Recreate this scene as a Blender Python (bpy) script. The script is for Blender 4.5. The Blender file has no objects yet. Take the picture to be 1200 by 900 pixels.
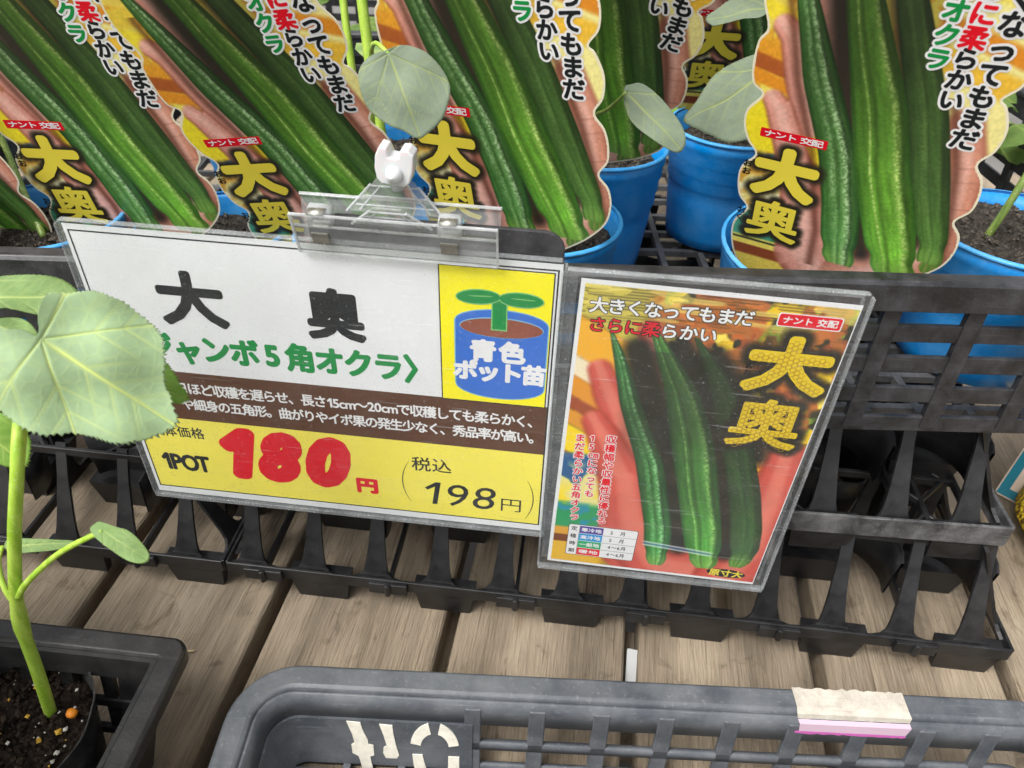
import bpy, math, random
import numpy as np
from mathutils import Vector, Matrix
random.seed(7); np.random.seed(7)
SC = bpy.context.scene
COL = SC.collection
# ---------------------------------------------------------------- camera, light, exposure
CAMR = Matrix(((0.98813732, -0.11859834, 0.09756567), (0.14999142, 0.60890103, -0.77893652), (0.03297274, 0.78433027, 0.61946657)))
cam_data = bpy.data.cameras.new('camera'); cam = bpy.data.objects.new('camera', cam_data); COL.objects.link(cam)
cam.matrix_world = Matrix.Translation((0, 0, .45)) @ CAMR.to_4x4()
cam_data.sensor_width = 36; cam_data.lens = 883 / 1200 * 36
cam_data.clip_start = .01; cam_data.clip_end = 500
cam_data.dof.use_dof = True; cam_data.dof.focus_distance = .40; cam_data.dof.aperture_fstop = 16
SC.camera = cam
SUN_EL, SUN_AZ = math.radians(57), math.radians(222)     # azimuth of the light, from +Y towards +X
w = bpy.data.worlds.new('World'); SC.world = w; w.use_nodes = True
nt = w.node_tree; bg = nt.nodes['Background']
sky = nt.nodes.new('ShaderNodeTexSky'); sky.sky_type = 'NISHITA'; sky.sun_disc = False
sky.sun_elevation = SUN_EL; sky.sun_rotation = SUN_AZ
sky.air_density = 1.0; sky.dust_density = 6; sky.ozone_density = .6
hs = nt.nodes.new('ShaderNodeHueSaturation'); hs.inputs['Saturation'].default_value = .22
nt.links.new(sky.outputs[0], hs.inputs['Color']); nt.links.new(hs.outputs[0], bg.inputs['Color'])
bg.inputs['Strength'].default_value = .15
sd = bpy.data.lights.new('sun', 'SUN'); sd.energy = 1.5; sd.angle = math.radians(28); sd.color = (1, .97, .93)
sun = bpy.data.objects.new('sun', sd); COL.objects.link(sun)
sdir = Vector((math.sin(SUN_AZ) * math.cos(SUN_EL), math.cos(SUN_AZ) * math.cos(SUN_EL), math.sin(SUN_EL)))
sun.rotation_euler = sdir.to_track_quat('Z', 'Y').to_euler(); sun.location = sdir * 5
SC.view_settings.view_transform = 'Standard'; SC.view_settings.look = 'None'
SC.view_settings.exposure = .62; SC.view_settings.gamma = 1; SC.view_settings.use_curve_mapping = False
SC.cycles.transparent_max_bounces = 24; SC.cycles.max_bounces = 10

# ---------------------------------------------------------------- helpers
def s2l(c):
    c = np.asarray(c, float)
    return np.where(c <= .04045, c / 12.92, ((c + .055) / 1.055) ** 2.4)
def srgb(r, g, b): return tuple(float(x) for x in s2l(np.array([r, g, b]) / 255.))

def tag(o, label=None, cat=None, group=None, kind=None):
    if label: o['label'] = label
    if cat: o['category'] = cat
    if group: o['group'] = group
    if kind: o['kind'] = kind
    return o
def empty(name, mat=None, parent=None):
    o = bpy.data.objects.new(name, None); COL.objects.link(o); o.empty_display_size = .02
    if mat is not None: o.matrix_world = mat
    if parent: o.parent = parent
    return o
def link_mesh(name, me, parent=None, m=None):
    o = bpy.data.objects.new(name, me); COL.objects.link(o)
    if parent: o.parent = parent
    if m is not None: o.matrix_local = m
    return o
def copy_tree(o, parent=None):
    c = o.copy(); COL.objects.link(c); c.parent = parent
    for ch in o.children: copy_tree(ch, c)
    return c

class MB:
    def __init__(s): s.v = []; s.f = []
    def add(s, V, F, M=None):
        b = len(s.v)
        for p in V:
            p = Vector(p)
            s.v.append(tuple(M @ p) if M is not None else tuple(p))
        s.f += [tuple(i + b for i in f) for f in F]; return s
    def box(s, lo, hi, M=None):
        x0, y0, z0 = lo; x1, y1, z1 = hi
        return s.add([(x0,y0,z0),(x1,y0,z0),(x1,y1,z0),(x0,y1,z0),(x0,y0,z1),(x1,y0,z1),(x1,y1,z1),(x0,y1,z1)],
                     [(0,3,2,1),(4,5,6,7),(0,1,5,4),(1,2,6,5),(2,3,7,6),(3,0,4,7)], M)
    def frus(s, lo, hi, din, M=None, open_top=False):     # box whose foot is drawn in by din
        x0, y0, z0 = lo; x1, y1, z1 = hi; d = din
        F = [(0,3,2,1),(0,1,5,4),(1,2,6,5),(2,3,7,6),(3,0,4,7)]
        if not open_top: F.append((4,5,6,7))
        return s.add([(x0+d,y0+d*.4,z0),(x1-d,y0+d*.4,z0),(x1-d,y1-d,z0),(x0+d,y1-d,z0),(x0,y0,z1),(x1,y0,z1),(x1,y1,z1),(x0,y1,z1)], F, M)
    def bar(s, a, b, w, h, up=(0,0,1)):
        a = Vector(a); b = Vector(b); t = (b - a).normalized(); u = Vector(up)
        sd_ = t.cross(u).normalized() * (w / 2); n = sd_.cross(t).normalized() * (h / 2)
        V = [a-sd_-n, a+sd_-n, a+sd_+n, a-sd_+n, b-sd_-n, b+sd_-n, b+sd_+n, b-sd_+n]
        return s.add(V, [(0,1,2,3),(7,6,5,4),(0,4,5,1),(1,5,6,2),(2,6,7,3),(3,7,4,0)])
    def tube(s, pts, rad, seg=10, caps=True):
        pts = [Vector(p) for p in pts]; n = len(pts)
        if not hasattr(rad, '__len__'): rad = [rad] * n
        b = len(s.v); ref = None
        for i, p in enumerate(pts):
            t = (pts[min(i+1, n-1)] - pts[max(i-1, 0)]).normalized()
            if ref is None: ref = t.orthogonal().normalized()
            ref = (ref - t * ref.dot(t)).normalized(); bn = t.cross(ref)
            for k in range(seg):
                a = 2 * math.pi * k / seg
                s.v.append(tuple(p + (ref * math.cos(a) + bn * math.sin(a)) * rad[i]))
        for i in range(n - 1):
            for k in range(seg):
                k2 = (k + 1) % seg
                s.f.append((b+i*seg+k, b+i*seg+k2, b+(i+1)*seg+k2, b+(i+1)*seg+k))
        if caps:
            s.f.append(tuple(b + k for k in reversed(range(seg)))); s.f.append(tuple(b + (n-1)*seg + k for k in range(seg)))
        return s
    def prism(s, poly, z0, z1, M=None):                  # 2D outline extruded along local z
        n = len(poly)
        V = [(x, y, z0) for x, y in poly] + [(x, y, z1) for x, y in poly]
        F = [tuple(reversed(range(n))), tuple(range(n, 2*n))] + [(i, (i+1) % n, n + (i+1) % n, n + i) for i in range(n)]
        return s.add(V, F, M)
    def lathe(s, prof, seg=32, cx=0, cy=0, close=False):
        b = len(s.v)
        for r, z in prof:
            for k in range(seg):
                a = 2*math.pi*k/seg; s.v.append((cx + r*math.cos(a), cy + r*math.sin(a), z))
        for i in range(len(prof)-1):
            for k in range(seg):
                k2 = (k+1) % seg; s.f.append((b+i*seg+k, b+i*seg+k2, b+(i+1)*seg+k2, b+(i+1)*seg+k))
        return s
    def mesh(s, name, mat, smooth=False):
        me = bpy.data.meshes.new(name); me.from_pydata(s.v, [], s.f); me.materials.append(mat)
        if smooth:
            me.polygons.foreach_set('use_smooth', [True] * len(me.polygons))
        me.update(); return me
    def build(s, name, mat, parent=None, smooth=False, bevel=0, m=None, segs=2):
        o = link_mesh(name, s.mesh(name, mat, smooth), parent, m)
        if bevel:
            bv = o.modifiers.new('Bevel', 'BEVEL'); bv.width = bevel; bv.segments = segs; bv.limit_method = 'ANGLE'; bv.angle_limit = math.radians(40)
        return o

def rrect(x0, y0, x1, y1, r, n=5):
    P = []
    for cx, cy, a0 in ((x1-r, y1-r, 0), (x0+r, y1-r, 90), (x0+r, y0+r, 180), (x1-r, y0+r, 270)):
        for i in range(n+1):
            a = math.radians(a0 + 90*i/n); P.append((cx + r*math.cos(a), cy + r*math.sin(a)))
    return P
def ell(cx, cy, rx, ry, n=32, rot=0):
    c, s_ = math.cos(rot), math.sin(rot)
    return [(cx + rx*math.cos(t)*c - ry*math.sin(t)*s_, cy + rx*math.cos(t)*s_ + ry*math.sin(t)*c) for t in [2*math.pi*i/n for i in range(n)]]

# ---------------------------------------------------------------- materials
def new_mat(name):
    m = bpy.data.materials.new(name); m.use_nodes = True
    return m, m.node_tree, m.node_tree.nodes['Principled BSDF']
def plain(name, col, rough=.5, spec=.5, sheen=0, metal=0):
    m, t, b = new_mat(name); b.inputs['Base Color'].default_value = (*col, 1); b.inputs['Roughness'].default_value = rough
    b.inputs['Specular IOR Level'].default_value = spec; b.inputs['Metallic'].default_value = metal
    return m
def nnode(t, kind, **kw):
    n = t.nodes.new(kind)
    for k, v in kw.items():
        if k.startswith('i_'): n.inputs[k[2:].replace('_', ' ')].default_value = v
        else: setattr(n, k, v)
    return n
def ramp(t, stops):
    r = t.nodes.new('ShaderNodeValToRGB'); e = r.color_ramp.elements
    e[0].position, e[0].color = stops[0][0], (*stops[0][1], 1); e[1].position, e[1].color = stops[-1][0], (*stops[-1][1], 1)
    for p, c in stops[1:-1]:
        x = e.new(p); x.color = (*c, 1)
    return r
def plastic(name, col, dust, amount=.5, rough=.42, scale=60, bump=.15, scratch=True):
    """worn moulded plastic: smudged dust, fine scratches and specks"""
    m, t, b = new_mat(name); L = t.links
    tc = nnode(t, 'ShaderNodeTexCoord')
    n1 = nnode(t, 'ShaderNodeTexNoise', i_Scale=scale, i_Detail=8, i_Roughness=.65); L.new(tc.outputs['Object'], n1.inputs['Vector'])
    n2 = nnode(t, 'ShaderNodeTexNoise', i_Scale=scale*14, i_Detail=3, i_Roughness=.6); L.new(tc.outputs['Object'], n2.inputs['Vector'])
    r1 = ramp(t, [(.38, (0,0,0)), (.72, (1,1,1))]); L.new(n1.outputs['Fac'], r1.inputs['Fac'])
    r2 = ramp(t, [(.60, (0,0,0)), (.74, (1,1,1))]); L.new(n2.outputs['Fac'], r2.inputs['Fac'])
    mp = nnode(t, 'ShaderNodeMapping'); mp.inputs['Scale'].default_value = (25, 500, 500); mp.inputs['Rotation'].default_value = (.3, .5, .4)
    L.new(tc.outputs['Object'], mp.inputs['Vector'])
    n3 = nnode(t, 'ShaderNodeTexNoise', i_Scale=1, i_Detail=2); L.new(mp.outputs['Vector'], n3.inputs['Vector'])
    r3 = ramp(t, [(.64, (0,0,0)), (.74, (1,1,1))]); L.new(n3.outputs['Fac'], r3.inputs['Fac'])
    a1 = nnode(t, 'ShaderNodeMath', operation='MULTIPLY'); L.new(r1.outputs['Color'], a1.inputs[0]); a1.inputs[1].default_value = amount
    a2 = nnode(t, 'ShaderNodeMath', operation='MULTIPLY_ADD'); L.new(r2.outputs['Color'], a2.inputs[0]); a2.inputs[1].default_value = amount*.7; L.new(a1.outputs[0], a2.inputs[2])
    a3 = nnode(t, 'ShaderNodeMath', operation='MULTIPLY_ADD', use_clamp=True); L.new(r3.outputs['Color'], a3.inputs[0]); a3.inputs[1].default_value = amount*.5 if scratch else 0; L.new(a2.outputs[0], a3.inputs[2])
    mx = nnode(t, 'ShaderNodeMix', data_type='RGBA'); L.new(a3.outputs[0], mx.inputs['Factor'])
    mx.inputs['A'].default_value = (*col, 1); mx.inputs['B'].default_value = (*dust, 1); L.new(mx.outputs['Result'], b.inputs['Base Color'])
    rr = nnode(t, 'ShaderNodeMath', operation='MULTIPLY_ADD'); L.new(a3.outputs[0], rr.inputs[0]); rr.inputs[1].default_value = .4; rr.inputs[2].default_value = rough
    L.new(rr.outputs[0], b.inputs['Roughness'])
    bp = nnode(t, 'ShaderNodeBump', i_Strength=bump, i_Distance=.0006); L.new(n2.outputs['Fac'], bp.inputs['Height']); L.new(bp.outputs[0], b.inputs['Normal'])
    return m
M_TRAY = plastic('black_tray_plastic', (.008,.008,.009), (.075,.075,.075), .36, .38, 45)
M_TRAYTOP = plastic('scuffed_tray_rim', (.035,.035,.037), (.30,.30,.30), .55, .42, 50, .3)
M_CRATE = plastic('dusty_black_crate', (.010,.0105,.012), (.13,.13,.14), .38, .40, 55, .25)
M_BASKET = plastic('grey_basket_plastic', (.055,.063,.074), (.25,.26,.27), .42, .40, 30, .25)
M_LBASKET = plastic('black_basket_plastic', (.008,.008,.009), (.11,.105,.10), .32, .30, 35, .3)
M_BLUE = plastic('blue_pot_plastic', (.0,.25,.70), (.20,.48,.78), .40, .34, 40, .1)
M_BLUER = plastic('faded_blue_pot_rim', (.03,.33,.75), (.3,.55,.8), .4, .36, 40, .1)
M_FILM = plastic('black_film_pot', (.012,.012,.013), (.22,.22,.22), .42, .32, 160, 1.0)

def wood():
    m, t, b = new_mat('weathered_deck_wood'); L = t.links
    tc = nnode(t, 'ShaderNodeTexCoord'); oi = nnode(t, 'ShaderNodeObjectInfo')
    off = nnode(t, 'ShaderNodeVectorMath', operation='MULTIPLY_ADD'); cx = nnode(t, 'ShaderNodeCombineXYZ')
    L.new(oi.outputs['Random'], cx.inputs[0]); L.new(oi.outputs['Random'], cx.inputs[1]); L.new(oi.outputs['Random'], cx.inputs[2])
    L.new(cx.outputs[0], off.inputs[0]); off.inputs[1].default_value = (37, 91, 11); L.new(tc.outputs['Object'], off.inputs[2])
    def grain(sx, sy, det, dist=.0):
        mp = nnode(t, 'ShaderNodeMapping'); mp.inputs['Scale'].default_value = (sx, sy, sx); L.new(off.outputs[0], mp.inputs['Vector'])
        n = nnode(t, 'ShaderNodeTexNoise', i_Scale=1, i_Detail=det, i_Roughness=.62, i_Distortion=dist); L.new(mp.outputs['Vector'], n.inputs['Vector']); return n
    g1 = grain(30, 2.2, 6, .7); g2 = grain(420, 11, 4, .4); g3 = grain(10, 7, 4); g4 = grain(700, 60, 2)
    c1 = ramp(t, [(.28, srgb(124,114,100)), (.45, srgb(156,144,127)), (.60, srgb(178,165,146)), (.78, srgb(196,184,166))]); L.new(g1.outputs['Fac'], c1.inputs['Fac'])
    c2 = ramp(t, [(.28, (.66,.62,.58)), (.50, (1,1,1)), (.8, (1.0,1.0,1.0))]); L.new(g2.outputs['Fac'], c2.inputs['Fac'])
    m1 = nnode(t, 'ShaderNodeMix', data_type='RGBA', blend_type='MULTIPLY'); m1.inputs['Factor'].default_value = .55
    L.new(c1.outputs[0], m1.inputs['A']); L.new(c2.outputs[0], m1.inputs['B'])
    c3 = ramp(t, [(.35, srgb(140,130,118)), (.62, srgb(235,228,215))]); L.new(g3.outputs['Fac'], c3.inputs['Fac'])
    m2 = nnode(t, 'ShaderNodeMix', data_type='RGBA', blend_type='MULTIPLY'); m2.inputs['Factor'].default_value = .55
    L.new(m1.outputs['Result'], m2.inputs['A']); L.new(c3.outputs[0], m2.inputs['B'])
    # a few knots and dark cracks along the grain
    mpk = nnode(t, 'ShaderNodeMapping'); mpk.inputs['Scale'].default_value = (20, 6, 20); L.new(off.outputs[0], mpk.inputs['Vector'])
    vo = nnode(t, 'ShaderNodeTexVoronoi', i_Scale=1); L.new(mpk.outputs['Vector'], vo.inputs['Vector'])
    ck = ramp(t, [(.05, (.30,.22,.15)), (.10, (.7,.62,.55)), (.16, (1,1,1))]); L.new(vo.outputs['Distance'], ck.inputs['Fac'])
    m3 = nnode(t, 'ShaderNodeMix', data_type='RGBA', blend_type='MULTIPLY'); m3.inputs['Factor'].default_value = .75
    L.new(m2.outputs['Result'], m3.inputs['A']); L.new(ck.outputs[0], m3.inputs['B'])
    g5 = grain(150, 4, 2, .6); cc = ramp(t, [(.27, (.25,.2,.16)), (.315, (1,1,1))]); L.new(g5.outputs['Fac'], cc.inputs['Fac'])
    m4 = nnode(t, 'ShaderNodeMix', data_type='RGBA', blend_type='MULTIPLY'); m4.inputs['Factor'].default_value = .7
    L.new(m3.outputs['Result'], m4.inputs['A']); L.new(cc.outputs[0], m4.inputs['B'])
    g6 = grain(900, 25, 3, .2); c6 = ramp(t, [(.33, (.62,.58,.54)), (.47, (1,1,1)), (.7, (1.06,1.05,1.04))]); L.new(g6.outputs['Fac'], c6.inputs['Fac'])
    m5 = nnode(t, 'ShaderNodeMix', data_type='RGBA', blend_type='MULTIPLY'); m5.inputs['Factor'].default_value = .7
    L.new(m4.outputs['Result'], m5.inputs['A']); L.new(c6.outputs[0], m5.inputs['B'])
    g7 = grain(60, 45, 5, .8); c7 = ramp(t, [(.30, (.42,.38,.34)), (.42, (1,1,1))]); L.new(g7.outputs['Fac'], c7.inputs['Fac'])
    m6 = nnode(t, 'ShaderNodeMix', data_type='RGBA', blend_type='MULTIPLY'); m6.inputs['Factor'].default_value = .6
    L.new(m5.outputs['Result'], m6.inputs['A']); L.new(c7.outputs[0], m6.inputs['B'])
    L.new(m6.outputs['Result'], b.inputs['Base Color']); b.inputs['Roughness'].default_value = .75; b.inputs['Specular IOR Level'].default_value = .25
    ad = nnode(t, 'ShaderNodeMath', operation='ADD'); L.new(g2.outputs['Fac'], ad.inputs[0]); L.new(g4.outputs['Fac'], ad.inputs[1])
    bp = nnode(t, 'ShaderNodeBump', i_Strength=.8, i_Distance=.0016); L.new(ad.outputs[0], bp.inputs['Height']); L.new(bp.outputs[0], b.inputs['Normal'])
    return m
M_WOOD = wood()

def clear(name, tint, dust, gloss_rough=.12, specks=.5, base_gloss=.05):
    """thin clear plastic: see-through, with a fresnel sheen, fine haze and dust specks"""
    m = bpy.data.materials.new(name); m.use_nodes = True; t = m.node_tree; L = t.links
    t.nodes.remove(t.nodes['Principled BSDF']); out = t.nodes['Material Output']
    tr = nnode(t, 'ShaderNodeBsdfTransparent'); tr.inputs[0].default_value = (*tint, 1)
    gl = nnode(t, 'ShaderNodeBsdfGlossy'); gl.inputs['Roughness'].default_value = gloss_rough; gl.inputs[0].default_value = (.9,.9,.9,1)
    lw = nnode(t, 'ShaderNodeLayerWeight'); lw.inputs['Blend'].default_value = .5
    pw = nnode(t, 'ShaderNodeMath', operation='POWER'); L.new(lw.outputs['Facing'], pw.inputs[0]); pw.inputs[1].default_value = 5
    pm = nnode(t, 'ShaderNodeMath', operation='MULTIPLY_ADD'); L.new(pw.outputs[0], pm.inputs[0]); pm.inputs[1].default_value = .8; pm.inputs[2].default_value = .022
    mx = nnode(t, 'ShaderNodeMixShader'); L.new(pm.outputs[0], mx.inputs[0]); L.new(tr.outputs[0], mx.inputs[1]); L.new(gl.outputs[0], mx.inputs[2])
    df = nnode(t, 'ShaderNodeBsdfDiffuse'); df.inputs[0].default_value = (.72,.74,.76,1)
    tc = nnode(t, 'ShaderNodeTexCoord')
    n1 = nnode(t, 'ShaderNodeTexNoise', i_Scale=45, i_Detail=6, i_Roughness=.7); L.new(tc.outputs['Object'], n1.inputs['Vector'])
    n2 = nnode(t, 'ShaderNodeTexNoise', i_Scale=900, i_Detail=2, i_Roughness=.6); L.new(tc.outputs['Object'], n2.inputs['Vector'])
    r1 = ramp(t, [(.3, (dust*.45,)*3), (.75, (dust*1.6,)*3)]); L.new(n1.outputs['Fac'], r1.inputs['Fac'])
    r2 = ramp(t, [(.64, (0,0,0)), (.73, (specks,)*3)]); L.new(n2.outputs['Fac'], r2.inputs['Fac'])
    mpx = nnode(t, 'ShaderNodeMapping'); mpx.inputs['Scale'].default_value = (30, 700, 30); mpx.inputs['Rotation'].default_value = (0, 0, .6); L.new(tc.outputs['Object'], mpx.inputs['Vector'])
    n3 = nnode(t, 'ShaderNodeTexNoise', i_Scale=1, i_Detail=1); L.new(mpx.outputs['Vector'], n3.inputs['Vector'])
    r3 = ramp(t, [(.68, (0,0,0)), (.76, (specks*.5,)*3)]); L.new(n3.outputs['Fac'], r3.inputs['Fac'])
    s1 = nnode(t, 'ShaderNodeMath', operation='ADD'); L.new(r1.outputs[0], s1.inputs[0]); L.new(r2.outputs[0], s1.inputs[1])
    s2 = nnode(t, 'ShaderNodeMath', operation='ADD', use_clamp=True); L.new(s1.outputs[0], s2.inputs[0]); L.new(r3.outputs[0], s2.inputs[1])
    m2 = nnode(t, 'ShaderNodeMixShader'); L.new(s2.outputs[0], m2.inputs[0]); L.new(mx.outputs[0], m2.inputs[1]); L.new(df.outputs[0], m2.inputs[2])
    L.new(m2.outputs[0], out.inputs['Surface']); return m
M_SLEEVE = clear('clear_sleeve_film', (.98,.985,.985), .014, .10, .16)
M_SEAM = clear('frosted_sleeve_seam', (.88,.9,.9), .15, .25, .35)
M_MARGIN = clear('hazy_sleeve_margin', (.92,.93,.94), .11, .2, .4)
M_CLIP = clear('clear_clip_plastic', (.93,.94,.92), .15, .06, .15)
M_CLIPEDGE = clear('clear_clip_edge', (.86,.87,.85), .42, .15, .3)
def attr_mat(name, rough=.35, bump=0, coat=0):
    m, t, b = new_mat(name); a = nnode(t, 'ShaderNodeAttribute', attribute_name='Col'); t.links.new(a.outputs['Color'], b.inputs['Base Color'])
    b.inputs['Roughness'].default_value = rough; b.inputs['Coat Weight'].default_value = coat; b.inputs['Coat Roughness'].default_value = .15
    return m
M_PRINT = attr_mat('printed_picture_gloss', .42)
def paperm(name, col, rough=.55):
    m, t, b = new_mat(name); tc = nnode(t, 'ShaderNodeTexCoord')
    n = nnode(t, 'ShaderNodeTexNoise', i_Scale=30, i_Detail=5); t.links.new(tc.outputs['Object'], n.inputs['Vector'])
    r = ramp(t, [(.3, tuple(c*.93 for c in col)), (.7, col)]); t.links.new(n.outputs['Fac'], r.inputs['Fac']); t.links.new(r.outputs[0], b.inputs['Base Color'])
    bp = nnode(t, 'ShaderNodeBump', i_Strength=.08, i_Distance=.004); t.links.new(n.outputs['Fac'], bp.inputs['Height']); t.links.new(bp.outputs[0], b.inputs['Normal'])
    b.inputs['Roughness'].default_value = rough; b.inputs['Specular IOR Level'].default_value = .3; return m
M_PAPER = paperm('white_paper', (.80,.81,.82)); M_CREAM = paperm('cream_card_edge', srgb(240,232,204))
M_BROWN = paperm('brown_print', srgb(92,58,38)); M_YEL = paperm('pale_yellow_print', srgb(246,232,92)); M_YEL2 = paperm('bright_yellow_print', srgb(252,240,18))
M_INK = paperm('black_ink', srgb(24,28,30)); M_GREEN = paperm('green_ink', srgb(14,140,66)); M_RED = paperm('red_ink', srgb(222,8,34)); M_WINK = paperm('white_ink', (.82,.82,.82))
M_CUPB = paperm('blue_print', srgb(54,112,206)); M_CUPL = paperm('light_blue_line', srgb(128,184,210)); M_SOILP = paperm('soil_print', srgb(146,82,62)); M_LINE = paperm('pale_green_line', srgb(130,196,120))
M_GOLD = paperm('gold_print', srgb(236,216,70)); M_GOLD2 = paperm('golden_hex_print', srgb(226,196,30)); M_DARKP = paperm('dark_halo_print', srgb(38,34,26))
M_PURP = paperm('purple_print', srgb(76,54,150)); M_SKYB = paperm('sky_blue_print', srgb(20,150,214)); M_GRN2 = paperm('table_green_print', srgb(40,170,110)); M_TEAL = paperm('teal_print', srgb(20,130,150))
M_PINK = paperm('pink_print', srgb(240,176,190))

# ---------------------------------------------------------------- lettering
GC = {}
GC[('1', 0)] = (np.array([(.26,0),(.36,0),(.36,.70),(.26,.70),(.06,.50),(.12,.44),(.26,.56)]), [(0,1,2,3),(3,4,5,6)], .46)
def glyph(ch, off=0):
    k = (ch, off)
    if k in GC: return GC[k]
    cu = bpy.data.curves.new('lettering', 'FONT'); cu.body = ch; cu.size = 1; cu.resolution_u = 3; cu.offset = off
    o = bpy.data.objects.new('lettering', cu); COL.objects.link(o); bpy.context.view_layer.update()
    me = bpy.data.meshes.new_from_object(o.evaluated_get(bpy.context.evaluated_depsgraph_get()))
    V = np.array([v.co[:2] for v in me.vertices]) if len(me.vertices) else np.zeros((0, 2)); F = [tuple(p.vertices) for p in me.polygons]
    bpy.data.objects.remove(o); bpy.data.curves.remove(cu); bpy.data.meshes.remove(me)
    ad = (V[:, 0].max() + .06) if len(V) else .3
    GC[k] = (V, F, ad); return GC[k]
def letters(items, bold, z, dz=6e-6, n=8):
    """items: (char, cx, cy, width_em, height_em, rot, shear, centred) -> MB of glyph copies spread round a circle of radius bold"""
    mb = MB()
    ring = [(0, 0)] + ([(bold*math.cos(2*math.pi*k/n), bold*math.sin(2*math.pi*k/n)) for k in range(n)] if bold else [])
    for q, (dx, dy) in enumerate(ring):
        for (ch, cx, cy, sx, sy, rot, sh, cen) in items:
            V, F, ad = glyph(ch)
            if not len(V): continue
            P = V.copy()
            if cen: P = P - np.array([ (V[:,0].min()+V[:,0].max())/2, (V[:,1].min()+V[:,1].max())/2 ]) if cen == 'box' else P - np.array([.5, .36])
            P = P * np.array([sx, sy]); P[:, 0] += P[:, 1] * sh
            c, s_ = math.cos(rot), math.sin(rot); P = P @ np.array([[c, s_], [-s_, c]])
            mb.add([(x + cx + dx, y + cy + dy, z + q*dz) for x, y in P], F)
    return mb
def hrow(text, x0, x1, y, sy, sx=None, shear=0):
    """text spread between x0 and x1 on baseline-centre y; returns items"""
    adv = [1.0 if ord(c) > 0x2000 else glyph(c)[2] for c in text]
    tot = sum(adv); sx = sx or (x1 - x0) / tot; st = (x1 - x0) / tot; x = x0; it = []
    for c, a in zip(text, adv):
        if c != ' ':
            if ord(c) > 0x2000: it.append((c, x + a*st/2, y, sx*.98, sy, 0, shear, True))
            else: it.append((c, x, y - .36*sy, sx, sy, 0, shear, False))
        x += a*st
    return it
def vcol(text, x0, y0, x1, y1, s, rot=0):
    n = len(text); return [(c, x0 + (x1-x0)*i/max(1, n-1), y0 + (y1-y0)*i/max(1, n-1), s, s, rot, 0, 'em') for i, c in enumerate(text) if c != ' ']

# ---------------------------------------------------------------- picture painting (flat print)
def vnoise(U, V, sc, seed=0):
    r = np.random.RandomState(seed); g = r.rand(64, 64)
    x = U/sc; y = V/sc; xi = np.floor(x).astype(int); yi = np.floor(y).astype(int); fx = x-xi; fy = y-yi
    fx = fx*fx*(3-2*fx); fy = fy*fy*(3-2*fy)
    G = lambda a, b: g[a % 64, b % 64]
    return (G(xi, yi)*(1-fx)+G(xi+1, yi)*fx)*(1-fy)+(G(xi, yi+1)*(1-fx)+G(xi+1, yi+1)*fx)*fy
def fbm(U, V, sc, seed=0, o=4):
    return sum(vnoise(U, V, sc/2**i, seed+i)*.5**i for i in range(o)) / sum(.5**i for i in range(o))
def mixc(I, m, c):
    m = np.clip(m, 0, 1)[..., None]; return I*(1-m) + np.asarray(c, float)*m
def sm(x, a, b): t = np.clip((x-a)/(b-a), 0, 1); return t*t*(3-2*t)
def cap_mask(U, V, pts, soft=1.):
    """distance field of a tapering polyline [(u,v,r)...]; returns coverage and signed side"""
    best = np.full(U.shape, 1e9); side = np.zeros(U.shape)
    for (u0, v0, r0), (u1, v1, r1) in zip(pts[:-1], pts[1:]):
        dx, dy = u1-u0, v1-v0; l2 = dx*dx+dy*dy
        t = np.clip(((U-u0)*dx+(V-v0)*dy)/l2, 0, 1); r = r0+(r1-r0)*t
        d_ = np.hypot(U-u0-t*dx, V-v0-t*dy); s_ = ((U-u0)*dy-(V-v0)*dx)/math.sqrt(l2)/np.maximum(r, .1)
        k = d_/np.maximum(r, .1)*1. ; q = d_-r
        up = q < best; best = np.where(up, q, best); side = np.where(up, s_, side)
    return sm(-best, -soft, soft), side
def finger(I, U, V, pts, base, hi, lo, soft=1.2):
    m, s = cap_mask(U, V, pts, soft)
    sh = 1-s**2
    c = np.asarray(lo)[None, None]*(1-sm(sh, .0, .7))[..., None] + np.asarray(base)[None, None]*sm(sh, .0, .7)[..., None]
    c = c + (np.asarray(hi)-np.asarray(base))[None, None]*sm(sh, .75, 1.)[..., None]*.8
    c = c*(.94+.12*fbm(U, V, 9, 31))[..., None]
    mm = m[..., None]; return I*(1-mm) + c*mm
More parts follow.
